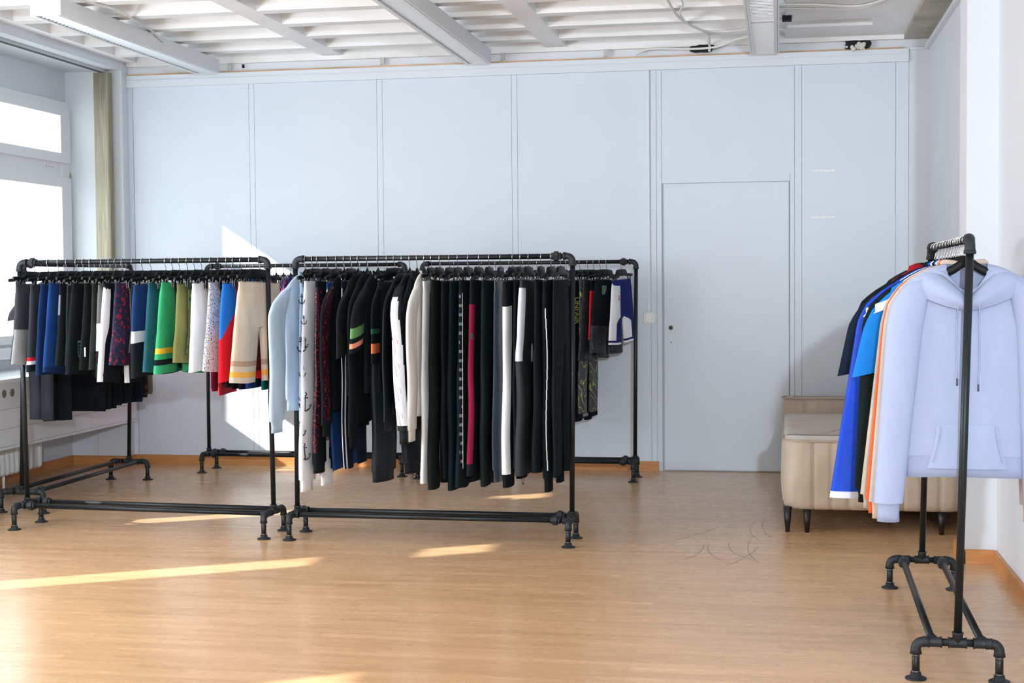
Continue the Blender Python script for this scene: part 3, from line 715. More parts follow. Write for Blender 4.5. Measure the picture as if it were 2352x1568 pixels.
def top(L, hw, sl, th, mats, pf=None, sf=None, fold=0.004, ph=0.0, cuff=None, hem=0.0, collar='rib', name='t_shirt', splay=0.07, slw=0.085, hem_in=0.97, accent=None, sx=0.0, neck=0.0, splay_r=None, flare=0.0, drift=0.0, rs=1.0, bulge=0.0, nz=20, sleeve_th=None):
    """top on a coat hanger: L length below rail, hw half width, sl sleeve length, th thickness"""
    pf = pf or (lambda t, a: 0); sf = sf or (lambda t, a, sd: 0); N = 28; mb = MB(); ht = th/2; rings = []
    prof = [(-.082, .068, .62), (-.089, .098, .72), (-.100, .128, .78), (-.117, .160, .84), (-.136, .190, .9), (-.163, hw-.010, .95), (-.195, hw, 1)]
    for z, w, q in prof: rings.append(ell(0, w, ht*q, z, N, fold=0))
    z1 = -L+hem
    for i in range(1, nz+1):
        t = i/nz; z = -.195+(z1+.195)*t; w = hw*(1-.02*math.sin(PI*t))*(1+(hem_in-1)*(t > .96))
        rings.append(ell(0, w, ht*(1.0+.12*t+bulge*math.sin(PI*t)), z, N, fold=fold*min(1, t*2), ph=ph))
    nr = len(rings)
    if neck:
        for i in range(9):
            k = max(0, 1-i/8.5)
            rings[i] = [(x, y, z-(neck*k*math.exp(-(y/.062)**2)*min(1, max(0, -x/.012)))) for x, y, z in rings[i]]
    mb.loft(rings, not neck, False, lambda i, j: pf(max(0, (i-5)/nz), 2*PI*(j+.5)/N))
    if not hem: close_hem(mb, rings[-1], lambda i, j: pf(1, 2*PI*(j+.5)/N))
    o = mb.build(name, mats)
    if hem:
        hb = MB(); last = rings[-1]; rr = []
        for dz, q in ((.006, 1.0), (-.004, .955), (-hem*.5, .95), (-hem, .965), (-hem, .86), (-hem+.03, .86)):
            rr.append([(p[0]*q, p[1]*q, p[2]+dz) for p in last])
        hb.loft(rr, False, True); hb.build('hem_band', accent or mats[0], o)
    st = (sleeve_th or th*0.9)/2
    for sd in (-1, 1):
        sb = MB(); rr = []; m_ = 28; n2 = max(8, int(sl/0.025)); sl0 = sl; sl = sl0*(rs if sd < 0 else 1.0)
        for i in range(n2+1):
            t = i/n2; z = -.140-sl*t; sp = splay if sd > 0 or splay_r is None else splay_r; cy = sd*(hw-.055+(.055+sp)*min(1, (t*sl/.16))**.6+(.02 if sl > .4 else .05)*t+(flare*t if sd > 0 or splay_r is None else 0))
            w = (.035+(slw-.035)*min(1, t*sl/.07)) if t*sl < .07 else slw*(1-(.22 if sl > .4 else .05)*t)
            tilt = 0.35*max(0, 1-t*sl/.12)
            ring = []
            for j in range(m_):
                a = 2*PI*j/m_; y = -w*math.cos(a); x = st*(.6+.4*min(1, t*sl/.08))*sgp(math.sin(a), .8)
                f = fold*1.0*math.sin(13*z+ph*2+sd)*(.5+.5*abs(math.sin(a)))
                ring.append((sx+x+f+drift*t, cy+y, z-tilt*y*sd*(1)+.01*(y*sd/w)*(-1 if sl < .4 else 0)*1.5))
            rr.append(ring)
        sb.loft(rr, True, False, lambda i, j, sd=sd: sf(i/n2, 2*PI*(j+.5)/m_, sd))
        close_hem(sb, rr[-1], lambda i, j, sd=sd: sf(.999, 2*PI*(j+.5)/m_, sd))
        sl = sl0
        so = sb.build('sleeve', mats, o)
        if cuff:
            last = rr[-1]; c = Vector((0, 0, 0))
            for p in last: c += Vector(p)
            c /= len(last); cb = MB(); r3 = []
            for dz, q in ((.008, .99), (-.004, .78), (-cuff*.5, .74), (-cuff, .76), (-cuff, .6), (-cuff+.02, .6)):
                r3.append([(c.x+(p[0]-c.x)*q, c.y+(p[1]-c.y)*q, c.z+dz) for p in last])
            cb.loft(r3, False, True); cb.build('cuff', accent or mats[0], so)
    if collar:
        cb = MB(); rr = []
        if collar == 'rib':
            for dr, dz in ((0, 0), (.004, .008), (-.004, .016), (-.012, .008)):
                rr.append([((ht*.55+dr)*math.cos(a), (.078+dr)*math.sin(a), -.104+dz+.02*abs(math.sin(a))-.012*math.cos(a)) for a in [2*PI*k/24 for k in range(24)]])
            cb.loft(rr+[rr[0]], False, False); cb.build('collar', accent or mats[0], o)
        else:   # hood folded down
            for dr, dz in ((.035, -.03), (.05, .0), (.04, .03), (.01, .042), (-.012, .03), (-.016, -.01)):
                rr.append([((ht*.8+dr*.35)*math.cos(a)+.004, (.085+dr)*math.sin(a), -.145+dz+.035*abs(math.sin(a))) for a in [2*PI*k/24 for k in range(24)]])
            cb.loft(rr, False, False); cb.build('hood', accent or mats[0], o)
    return o
def place(o, key, s, rot, label, cat, group=None, dz=0.0):
    o.location = rp(key, s)+Vector((0, 0, dz)); o.rotation_euler = (tilt_at(key, s) if o.name.split('.')[0] in ('shorts', 'sweatpants', 'track_pants', 'leggings') else 0, 0, RK[key][2]+rot)
    tag(o, label, cat, group); return o
D = math.radians
# colours
BLK = fab((20, 27, 31)); BLK2 = fab((27, 32, 34)); CHAR = fab((58, 62, 68)); GREY = fab((120, 122, 126)); NAVY = fab((22, 44, 82)); DNAVY = fab((20, 30, 48))
ROYAL = fab((28, 72, 146)); WHITE = fab((232, 235, 240)); OFFW = fab((226, 226, 224)); CREAM = fab((214, 204, 190)); BEIGE = fab((204, 184, 162)); RED = fab((196, 34, 46)); OLIVE = fab((116, 118, 72))
TEAL = fab((32, 84, 96)); GREEN = fab((52, 158, 104)); LBLUE = fab((178, 202, 224)); YEL = fab((222, 180, 52)); BROWN = fab((176, 142, 118)); ORANGE = fab((232, 164, 70))
# ---- front left rack: shorts on clip hangers.  (s, rotation, length, waist, leg width, thickness, extra dict, label)
def rack_of_bottoms(key, rows, hgroup, where):
    for i, r in enumerate(rows):
        s, rot, L, ww, lw, th, kw, name, label, short = r
        o = bottoms(L, ww, lw, kw.pop('cd', 0.24), th, kw.pop('mats', [BLK]), name=name, ph=i*1.7, **kw)
        place(o, key, s, D(rot), label, {'shorts': 'shorts', 'sweatpants': 'pants', 'leggings': 'leggings', 'track_pants': 'pants'}[name], kw.get('g'))
        o.name = name
        put_hanger(CLIP, key, s, D(rot), 'black clip hanger holding the '+short+' on the '+where, hgroup)
        yield o
def side(a, w=0.9): return min(a, 2*PI-a) < w          # the outer seam that faces the camera
def rowsband(spec):
    """spec: list of (t0, t1, material index)"""
    def f(t, a, leg):
        for t0, t1, k in spec:
            if t0 <= t < t1: return k
        return 0
    return f
FLORAL = blotch([(30, 38, 62), (40, 46, 72), (62, 36, 66), (34, 36, 58), (34, 44, 70), (70, 44, 80), (44, 40, 66), (150, 40, 60)], 64, voro=True)
SPECK = blotch([(48, 50, 56), (176, 178, 184), (196, 198, 202), (206, 208, 212)], 150)
CAMO = blotch([(34, 52, 34), (70, 84, 44), (28, 34, 30)], 16)
def two_tone():
    m, nt, b = nmat('two_tone_cloth'); tc = nt.nodes.new('ShaderNodeTexCoord'); sp = nt.nodes.new('ShaderNodeSeparateXYZ'); nt.links.new(tc.outputs['Object'], sp.inputs[0])
    def mth(op, a, c):
        n = nt.nodes.new('ShaderNodeMath'); n.operation = op
        for i, v in enumerate((a, c)):
            if isinstance(v, (int, float)): n.inputs[i].default_value = v
            else: nt.links.new(v, n.inputs[i])
        return n.outputs[0]
    z = sp.outputs[2]; curve = mth('ADD', mth('MULTIPLY', mth('POWER', mth('SUBTRACT', 0, z), 1.6), 1.0), sp.outputs[1])
    red = mth('MULTIPLY', mth('GREATER_THAN', curve, .030), mth('LESS_THAN', z, -.170))
    nt.links.new(mixc(nt, red, lin((34, 112, 208)), lin((204, 26, 42))), b.inputs['Base Color']); b.inputs['Roughness'].default_value = .85; b.inputs['Specular IOR Level'].default_value = .2
    bump(nt, b, noise(nt, 420, 2, objcoord(nt)).outputs['Fac'], .25, .002); return m
A = [
 (-.655, 4, .44, .34, .23, .050, dict(mats=[CHAR, fab((150, 154, 158))], pf=lambda t, a, leg: 1 if leg < 0 and a < 1.6 and t > .35 else 0), 'shorts', 'charcoal shorts with a pale grey side panel, leftmost on the front left rack', 'leftmost charcoal shorts'),
 (-.576, 2, .47, .34, .24, .042, dict(mats=[fab((50, 54, 60)), RED, WHITE, BLK], nz=24, pf=rowsband([(.80, .84, 1), (.84, .90, 2), (.90, 1.1, 3)])), 'shorts', 'charcoal shorts with red and white bands above a black hem', 'red banded shorts'),
 (-.512, 0, .50, .34, .25, .040, dict(mats=[NAVY]), 'shorts', 'plain navy shorts right of the red and white banded pair', 'plain navy shorts'),
 (-.455, 3, .49, .34, .24, .040, dict(mats=[fab((20, 58, 118)), NAVY], pf=lambda t, a, leg: 1 if t > .93 else 0), 'shorts', 'brighter royal blue shorts on the front left rack', 'royal blue shorts'),
 (-.400, 2, .44, .33, .23, .034, dict(mats=[BLK2, GREY], pf=lambda t, a, leg: 1 if side(a, .3) and .1 < t < .35 else 0), 'shorts', 'black shorts with a short grey piping line right of the royal blue ones', 'grey piped black shorts'),
 (-.357, 5, .43, .34, .24, .030, dict(mats=[fab((40, 46, 50))]), 'shorts', 'dark charcoal flared shorts left of the pair with the round emblem', 'dark charcoal flared shorts'),
 (-.313, 0, .50, .35, .25, .046, dict(mats=[BLK]), 'shorts', 'long black shorts with a shield emblem near the hem', 'emblem shorts'),
 (-.243, 0, .47, .34, .24, .030, dict(mats=[fab((24, 32, 30))]), 'shorts', 'plain greenish black shorts right of the emblem pair', 'greenish black shorts'),
 (-.200, 3, .46, .34, .23, .028, dict(mats=[fab((44, 48, 50))]), 'shorts', 'charcoal shorts with a tiny white side tab', 'shorts with white side tab'),
 (-.160, 3, .50, .35, .25, .040, dict(mats=[fab((98, 100, 98)), WHITE, BLK2], nz=24, pf=rowsband([(.38, .68, 1), (.68, 1.1, 2)])), 'shorts', 'colour block shorts in grey, white and black on the front left rack', 'grey, white and black shorts'),
 (-.098, 2, .54, .36, .25, .040, dict(mats=[BLK, WHITE], pf=lambda t, a, leg: 1 if side(a, .8) else 0), 'shorts', 'black shorts with a broad white side stripe down to the hem', 'white striped black shorts'),
 (-.048, 4, .44, .34, .24, .036, dict(mats=[FLORAL]), 'shorts', 'navy and purple shorts with small red flower print', 'flower print shorts'),
 (.018, 0, .40, .33, .22, .024, dict(mats=[fab((74, 76, 68))]), 'shorts', 'dull khaki grey shorts mostly hidden left of the navy block pair', 'khaki grey shorts'),
 (.062, 4, .50, .35, .26, .044, dict(mats=[fab((26, 58, 108)), WHITE, fab((30, 36, 42))], nz=24, pf=rowsband([(.46, .62, 1), (.62, 1.1, 2)])), 'shorts', 'colour block shorts in navy, white and black', 'navy, white and black shorts'),
 (.142, 0, .48, .34, .24, .044, dict(mats=[TEAL], fold=.006), 'shorts', 'dark teal shorts on the front left rack', 'dark teal shorts'),
 (.190, 0, .50, .34, .24, .024, dict(mats=[BLK]), 'shorts', 'black shorts squeezed between the teal and the green pair', 'black shorts beside the teal pair'),
 (.232, 9, .485, .35, .26, .046, dict(mats=[GREEN, YEL, BLK], nz=32, pf=rowsband([(.70, .775, 1), (.825, .885, 2)]), fold=.006), 'shorts', 'bright green shorts with yellow and black hem stripes', 'green shorts'),
 (.283, 3, .40, .33, .22, .020, dict(mats=[fab((22, 42, 34))]), 'shorts', 'very dark green shorts behind the bright green pair', 'very dark green shorts'),
 (.318, 8, .42, .34, .24, .040, dict(mats=[OLIVE], fold=.006), 'shorts', 'olive green shorts with a drawn hem toggle', 'olive shorts'),
 (.360, 0, .42, .34, .24, .022, dict(mats=[CAMO]), 'shorts', 'dark camouflage shorts glimpsed right of the olive pair', 'camouflage shorts'),
 (.405, 9, .47, .35, .24, .044, dict(mats=[WHITE, fab((128, 116, 104))], pf=lambda t, a, leg: 1 if leg > 0 and t > .99 else 0), 'shorts', 'plain white shorts on the front left rack', 'plain white shorts'),
 (.458, 6, .47, .34, .23, .020, dict(mats=[fab((118, 104, 92))]), 'shorts', 'taupe brown shorts just behind the white pair', 'taupe shorts'),
 (.500, 5, .47, .34, .24, .038, dict(mats=[SPECK], fold=.005), 'shorts', 'black and white speckled shorts on the front left rack', 'speckled shorts'),
 (.545, 3, .47, .34, .23, .018, dict(mats=[fab((26, 30, 44))]), 'shorts', 'midnight blue shorts between the speckled and the red pair', 'midnight blue shorts'),
 (.590, 12, .52, .35, .26, .040, dict(mats=[two_tone()], cd=.22), 'shorts', 'bright blue and red two tone shorts', 'blue and red shorts'),
 (.640, 6, .50, .34, .24, .018, dict(mats=[fab((84, 26, 34))]), 'shorts', 'maroon shorts behind the blue and red pair', 'maroon shorts'),
 (.690, 13, .53, .36, .27, .052, dict(mats=[BEIGE, BROWN, ORANGE], nz=36, pf=rowsband([(.76, .82, 1), (.865, .925, 2)]), fold=.007), 'shorts', 'cream shorts with brown and orange hem stripes, rightmost on the front left rack', 'cream shorts with orange hem stripe'),
]
SPOT = [(-.657, -2), (-.571, -2), (-.506, -2), (-.453, -2), (-.394, -2), (-.351, -2), (-.308, -2.5), (-.236, -2.7), (-.190, -3), (-.153, -3), (-.110, -3.5), (-.048, -4), (.010, -4), (.062, -4.5), (.152, -5), (.192, -5), (.236, -6), (.282, -6), (.324, -7), (.368, -7), (.420, -8), (.470, -8.5), (.518, -9), (.556, -9.5), (.600, -10.5), (.652, -11), (.706, -12)]
NARROW = (12, 15, 17, 19, 21, 23, 25)
for i in range(len(A)):
    q = list(A[i]); q[0], q[1] = SPOT[i]
    if i in NARROW: q[3], q[4], q[5], q[2] = .27, .15, .016, q[2]-.03
    else: q[5] = min(.046, max(.026, q[5]))
    q[4] *= .80
    A[i] = tuple(q)
shorts = {}
for row, o in zip(A, rack_of_bottoms('A', A, 'clip hangers on the front left rack', 'front left rack')): shorts[row[9]] = o
def decal(o, name, mat, shapes):
    """flat printed shapes given in local (x, y, z)"""
    mb = MB()
    for s in shapes: mb.poly(s)
    return mb.build(name, mat, o)
PW = plain('white_print', (226, 228, 230), 0.6); PK = plain('black_print', (16, 18, 22), 0.6); PR = plain('red_print', (196, 40, 60), 0.6); PY = plain('yellow_print', (214, 214, 50), 0.6); PG = plain('grey_print', (120, 150, 150), 0.6)
# emblem, tabs
def shield(c, w, h, x):
    cy, cz = c; P = [(-w, h), (w, h), (w, -h*.2), (0, -h), (-w, -h*.2)]
    out = []
    for i in range(5):
        a, b2 = P[i], P[(i+1) % 5]; out.append([(x, cy+a[0], cz+a[1]), (x, cy+b2[0], cz+b2[1]), (x, cy+b2[0]*.82, cz+b2[1]*.82), (x, cy+a[0]*.82, cz+a[1]*.82)])
    for k in range(3): zz = cz+h*(.62-.3*k); out.append([(x, cy-w*.55, zz), (x, cy+w*.55, zz), (x, cy+w*.55, zz-h*.12), (x, cy-w*.55, zz-h*.12)])
    out.append([(x, cy-.002, cz+h*.5), (x, cy+.002, cz+h*.5), (x, cy+.002, cz-h*.5), (x, cy-.002, cz-h*.5)])
    return out
decal(shorts['emblem shorts'], 'shield_emblem', PG, shield((-.135, -.50), .035, .062, .0285))
decal(shorts['shorts with white side tab'], 'side_tab', PW, [[(.004, -.262, -.47), (.010, -.258, -.47), (.010, -.258, -.52), (.004, -.262, -.52)]])
m = MB(); m.box(.0275, .029, -.225, -.205, -.46, -.42); m.build('stitched_label', PK, shorts['grey, white and black shorts'])
m = MB(); m.box(.0292, .0296, -.219, -.211, -.455, -.425); m.build('label_print', PW, shorts['grey, white and black shorts'])
m = disc(0, 0, 0, .011, .002, 16, axis='z'); o = m.build('round_badge', PK, shorts['white striped black shorts']); o.rotation_euler = (0, D(90), 0); o.location = (.023, -.215, -.625)

# ---- angled window rack: dark t-shirts and tops on clip/coat hangers
for s_, L_, w_, mt_, lb_, sh_ in ((-.57, .83, .150, fab((52, 56, 64), var=.3), 'narrow dark grey washed long shorts, nearest on the angled window rack', 'dark grey long shorts'),
                             (-.36, .85, .180, BLK, 'long black shorts, second nearest and longest on the angled window rack', 'longest black shorts')):
    o = bottoms(L_, w_, w_*.5, .28, .055, [mt_], name='shorts', ph=s_*9, split=.002, fold=.005); place(o, 'B', s_, 0, lb_, 'shorts')
    put_hanger(CLIP, 'B', s_, 0, 'black clip hanger holding the '+sh_+' on the window rack', 'clip hangers on the window rack')
BT = [(-.27, .60, fab((96, 88, 98)), 'short mauve grey t-shirt whose sleeve pokes out left of the front left rack', 'mauve grey t-shirt')]
for k in range(7): BT.append((-.09+.08*k, .945-.006*k, BLK if k % 2 else fab((16, 20, 26)), None, None))
BT += [(.48, .93, DNAVY, 'navy t-shirt at the far end of the angled window rack', 'far navy t-shirt'),
       (.56, .90, blotch([(20, 26, 30), (30, 44, 60), (96, 40, 56), (20, 26, 30), (36, 70, 60)], 40, voro=True), 'dark flower print t-shirt at the far end of the angled window rack', 'dark flower print t-shirt'),
       (.64, .89, fab((110, 106, 98)), 'grey brown t-shirt, rearmost on the angled window rack', 'grey brown t-shirt')]
for i, (s, L, mt, lb, sh) in enumerate(BT):
    o = top(L, .195, .20, .050, [mt], ph=i*2.1, splay=.05, name='t_shirt', collar='rib')
    g = None
    if not lb: lb = 'plain black t-shirt in the middle of the angled window rack'; g = 'plain black t-shirts on the window rack'
    place(o, 'B', s, D(1), lb, 't-shirt', g)
    put_hanger(COAT, 'B', s, D(1), ('black hanger inside the '+sh+' on the window rack') if sh else 'black hanger inside a plain black t-shirt on the window rack', 'hangers on the window rack')

# ---- far middle rack: coloured tops
GAL = blotch([(30, 26, 60), (70, 44, 120), (120, 110, 190), (40, 24, 60), (150, 60, 130)], 10, soft=True)
CHK = None
def checker():
    m, nt, b = nmat('checked_fabric'); v = objcoord(nt); c = nt.nodes.new('ShaderNodeTexChecker'); c.inputs['Scale'].default_value = 55; c.inputs[1].default_value = lin((230, 230, 232)); c.inputs[2].default_value = lin((20, 22, 26))
    nt.links.new(v, c.inputs[0]); nt.links.new(c.outputs[0], b.inputs['Base Color']); b.inputs['Roughness'].default_value = .85; return m
CHK = checker()
CT = [
 (-.655, .90, fab((142, 30, 66)), 'burgundy top, leftmost on the far middle rack', 'leftmost burgundy top', 0),
 (-.605, .93, fab((214, 54, 74)), 'bright pinkish red top second from left on the far middle rack', 'pinkish red top', 0),
 (-.555, .88, blotch([(24, 24, 30), (60, 50, 60), (30, 30, 34)], 60), 'black top with fine grey print on the far middle rack', 'black top with grey print', 0),
 (-.500, .89, BLK, 'plain black top fourth from left on the far middle rack', 'fourth top', 0),
 (-.445, .89, fab((38, 34, 62)), 'dark indigo top on the far middle rack', 'dark indigo top', 0),
 (-.390, .88, fab((34, 84, 176)), 'royal blue top on the far middle rack', 'royal blue top', 0),
 (-.335, .87, fab((22, 36, 74)), 'navy top between royal blue and teal on the far middle rack', 'navy top', 0),
 (-.275, .89, fab((20, 112, 116)), 'teal top on the far middle rack', 'teal top', 0),
 (-.215, .88, fab((94, 30, 64)), 'plum coloured top on the far middle rack', 'plum top', 0),
 (-.160, .90, CHK, 'black and white checked top on the far middle rack', 'checked top', 0),
 (-.105, .86, GAL, 'purple galaxy print jersey on the far middle rack', 'galaxy print jersey', 0),
 (-.050, .86, fab((84, 62, 92)), 'dusky purple top behind the light blue sweatshirt', 'dusky purple top', 0),
 (.005, .86, WHITE, 'white top showing left of the light blue sweatshirt', 'white top', 0),
]
CT2 = [(.06, 'black'), (.12, 'dark grey'), (.18, 'navy'), (.24, 'black'), (.30, 'charcoal'), (.36, 'black'), (.42, 'navy'), (.48, 'black')]
for i, (s, L, mt, lb, sh, _) in enumerate(CT):
    o = top(L, .205, .19 if i not in (4,) else .19, .040, [mt, WHITE], ph=i*1.1, splay=.045, name='jersey' if 'jersey' in lb else 't_shirt', sf=(lambda t, a, sd: 1 if i == 9 and (t*8) % 2 < 1 else 0))
    place(o, 'C', s, D(4), lb, 't-shirt')
    put_hanger(COAT, 'C', s, D(4), 'black hanger inside the '+sh+' on the far middle rack', 'hangers on the far middle rack')
for i, (s, cn) in enumerate(CT2):
    mt = {'black': BLK, 'dark grey': BLK2, 'navy': DNAVY, 'charcoal': CHAR}[cn]
    o = top(.78-.01*(i % 3), .20, .19, .042, [mt], ph=i*1.7, splay=.04, name='t_shirt')
    place(o, 'C', s, D(5), 'dark t-shirt on the right half of the far middle rack, behind the front centre rack', 't-shirt', 'dark t-shirts on the far middle rack')
    put_hanger(COAT, 'C', s, D(5), 'black hanger inside a dark t-shirt on the right half of the far middle rack', 'hangers on the far middle rack')

# ---- lettering helper: real letter shapes laid flat on a garment
def lettering(body, size, mat, parent, M, name='printed_word', bold=0.0):
    cu = bpy.data.curves.new('letters', 'FONT'); cu.body = body; cu.size = size; cu.offset = bold; cu.resolution_u = 3
    to = bpy.data.objects.new('letters', cu); COL.objects.link(to)
    dg = bpy.context.evaluated_depsgraph_get(); me = bpy.data.meshes.new_from_object(to.evaluated_get(dg))
    bpy.data.objects.remove(to); me.transform(M); me.materials.clear(); me.materials.append(mat)
    o = bpy.data.objects.new(name, me); COL.objects.link(o); o.parent = parent; return o
def down_plus_x(x, y, z, sy=1.0):      # text reads downward on the +x side of a garment
    return Matrix(((0, 0, 1, x), (0, sy, 0, y), (-1, 0, 0, z), (0, 0, 0, 1)))

# ---- far right rack: leggings and printed shorts
for k in range(9):
    s = -.62+.098*k
    o = bottoms(.92-.02*(k % 3), .30, .15, .28, .030, [BLK if k % 2 else fab((34, 38, 42))], name='leggings', ph=k*1.3, taper=.75)
    place(o, 'D', s, D(-4), 'plain dark leggings on the back rack, behind the row of long black pants', 'leggings', 'dark leggings on the back rack')
    put_hanger(CLIP, 'D', s, D(-4), 'black clip hanger holding dark leggings on the back rack', 'clip hangers on the back rack')
LIGHT = blotch([(52, 56, 66), (70, 74, 84), (60, 62, 72)], 9, soft=True)
SWIRL = None
def line_print(base, line, scale, width, name, stretch=(1, 1, 1)):
    m, nt, b = nmat(name); v = objcoord(nt, stretch); n = noise(nt, scale, 1.5, v); mt = nt.nodes.new('ShaderNodeMath'); mt.operation = 'PINGPONG'; mt.inputs[1].default_value = 0.06
    nt.links.new(n.outputs['Fac'], mt.inputs[0]); c = ramp(nt, mt.outputs[0], [(0.0, lin(line)), (width, lin(base))]); nt.links.new(c, b.inputs['Base Color']); b.inputs['Roughness'].default_value = .6; return m
SWIRL = line_print((18, 24, 28), (74, 96, 108), 14, 0.008, 'swirl_print'); LEM = line_print((62, 66, 76), (206, 212, 50), 7, 0.010, 'lightning_print', (1.5, 1, 1))
DR = [
 (.270, -5, .96, .30, .15, .026, dict(mats=[fab((96, 36, 30)), BLK], pf=lambda t, a, leg: 0 if side(a, .5) else 1, cd=.28, taper=.75), 'leggings', 'black leggings with a rust side seam on the back rack', 'rust seamed leggings'),
 (.315, -8, .98, .30, .15, .030, dict(mats=[LEM, BLK], nz=30, pf=lambda t, a, leg: 1 if t > .965 or t < .35 else 0, cd=.28, taper=.75), 'leggings', 'leggings with yellow lightning at the shins, seen behind the front rack post', 'yellow shin leggings'),
 (.365, -14, .97, .30, .15, .034, dict(mats=[BLK], cd=.28, taper=.75), 'leggings', 'black leggings with a yellow word running down the side', 'yellow lettered leggings'),
 (.420, -14, .94, .30, .15, .032, dict(mats=[LEM, BLK], nz=30, pf=lambda t, a, leg: 1 if t > .95 else 0, cd=.28, taper=.75), 'leggings', 'grey leggings with yellow lightning print and black hem band', 'yellow lightning leggings'),
 (.462, -16, .54, .34, .22, .034, dict(mats=[SWIRL], fold=.006), 'shorts', 'long black shorts with faint grey swirl print on the back rack', 'swirl print shorts'),
 (.505, -16, .42, .33, .20, .030, dict(mats=[BLK, fab((226, 28, 36), rough=.4), fab((52, 40, 130))], nz=26, pf=lambda t, a, leg: (1 if side(a, .95) else (2 if side(a, 1.2) and t < .4 else 0)) if .14 < t < .92 else 0), 'shorts', 'black shorts with a shiny red side panel on the back rack', 'red panel shorts'),
 (.552, -18, .50, .35, .22, .046, dict(mats=[BLK, SWIRL], pf=lambda t, a, leg: 1 if t > .62 else 0, fold=.007), 'shorts', 'black shorts with a white square logo at the waist on the back rack', 'square logo shorts'),
 (.650, -16, .43, .33, .20, .034, dict(mats=[fab((24, 38, 108)), fab((236, 238, 244), rough=.5), fab((30, 40, 110))], nz=30, pf=lambda t, a, leg: (2 if (t > .985 or .93 < t < .955) else 1) if (side(a, 1.2) or t > .93) else 0), 'shorts', 'navy boxing shorts with white side panels, rightmost on the back rack', 'navy boxing shorts'),
]
for row, o in zip(DR, rack_of_bottoms('D', DR, 'clip hangers on the back rack', 'back rack')): shorts[row[9]] = o
lettering('UNFAIR', .052, PY, shorts['yellow lettered leggings'], down_plus_x(.0235, -.165, -.235, 2.2), 'side_lettering', .0008)
for nm in ('yellow lightning leggings', 'yellow shin leggings'):
    L_ = .94 if 'lightning' in nm else .98
    lettering('UNFAIR', .030, PW, shorts[nm], Matrix(((0, 0, 1, .0225), (1, 0, 0, -.155), (0, 1, 0, -.128-L_+.010), (0, 0, 0, 1))), 'hem_lettering')
o = shorts['square logo shorts']
sq = [[(.026, -.13, -.165), (.026, -.06, -.165), (.026, -.06, -.225), (.026, -.13, -.225)]]
decal(o, 'square_logo', PG, sq)
decal(o, 'logo_strokes', PK, [[(.0264, y0, z0), (.0264, y1, z0), (.0264, y1, z1), (.0264, y0, z1)] for y0, y1, z0, z1 in ((-.122, -.116, -.170, -.195), (-.122, -.104, -.195, -.200), (-.10, -.095, -.170, -.198), (-.092, -.074, -.180, -.185), (-.086, -.081, -.170, -.2), (-.12, -.07, -.207, -.210), (-.12, -.07, -.214, -.217))])
o = shorts['navy boxing shorts']
decal(o, 'red_star', PR, [[(.0215, -.115, -.225), (.0215, -.09, -.23), (.0215, -.10, -.245)], [(.0215, -.115, -.245), (.0215, -.09, -.25), (.0215, -.10, -.265)]])
decal(o, 'navy_border_line', plain('navy_print', (30, 42, 120), .6), [[(.0213, -.075, -.20), (.0213, -.068, -.20), (.0213, -.068, -.52), (.0213, -.075, -.52)], [(.0213, -.15, -.515), (.0213, -.068, -.515), (.0213, -.068, -.522), (.0213, -.15, -.522)]])

# ---- front centre rack
SEQ = blotch([(26, 14, 20), (70, 20, 24), (34, 18, 48), (30, 14, 18), (56, 18, 24), (20, 16, 22), (96, 28, 30), (24, 14, 30), (44, 16, 22), (176, 64, 48), (30, 16, 26), (26, 14, 20), (60, 50, 96)], 190, rough=.3, voro=True)
LB2 = fab((196, 214, 232))
def E_top(s, rot, label, short, cat='sweatshirt', **kw):
    nm = kw.pop('nm', 'sweatshirt'); o = top(name=nm, ph=s*20, **kw); place(o, 'E', s, D(rot), label, cat)
    put_hanger(COAT, 'E', s, D(rot), 'black hanger inside the '+short+' on the front centre rack', 'hangers on the front centre rack'); return o
def E_pants(s, rot, L, label, short, **kw):
    nm = kw.pop('nm', 'sweatpants'); kw.setdefault('cd', .30); kw.setdefault('taper', .86)
    o = bottoms(L, kw.pop('ww', .34), kw.pop('lw', .19), kw.pop('cd'), kw.pop('th', .034), kw.pop('mats', [BLK]), name=nm, ph=s*31, **kw)
    place(o, 'E', s, D(rot), label, 'pants')
    put_hanger(CLIP, 'E', s, D(rot), 'black clip hanger holding the '+short, 'clip hangers on the front centre rack'); return o
E_top(-.695, -9, 'light blue sweatshirt with ribbed cuffs, leftmost on the front centre rack', 'light blue sweatshirt', L=.80, hw=.235, sl=.70, th=.042, mats=[LBLUE], cuff=.06, hem=.06, splay=.08, slw=.088)
E_pants(-.655, -5, 1.04, 'pale blue sweatpants squeezed beside the light blue sweatshirt', 'pale blue sweatpants', mats=[LBLUE], th=.018)
wp = E_pants(-.628, -4, 1.04, 'white pants with black anchor print, near the left post of the front centre rack', 'white anchor pants', mats=[WHITE], th=.040, cuff=(.06, .72), lw=.2)
bp = E_pants(-.572, -2, .95, 'black sweatpants with a red sequin side stripe on the front centre rack', 'red sequin striped sweatpants', mats=[BLK, SEQ], pf=lambda t, a, leg: 1 if side(a, .85) and t < .93 else 0, th=.042, cuff=(.05, .8))
E_pants(-.522, 0, 1.00, 'blue track pants whose leg shows below the black sweatshirts', 'blue track pants', mats=[fab((26, 66, 122)), WHITE], pf=lambda t, a, leg: 1 if side(a, .3) and t < .2 else 0, th=.026, swing=.08, nm='track_pants')
E_top(-.478, -3, 'black sweatshirt with a glittering sequin stripe down the sleeve', 'sequin sleeved sweatshirt', L=.80, hw=.23, sl=.72, th=.034, mats=[BLK, SEQ], sf=lambda t, a, sd: 1 if sd < 0 and .5 < a < 1.5 and t < .96 else 0, cuff=.06, hem=.06, splay=.045)
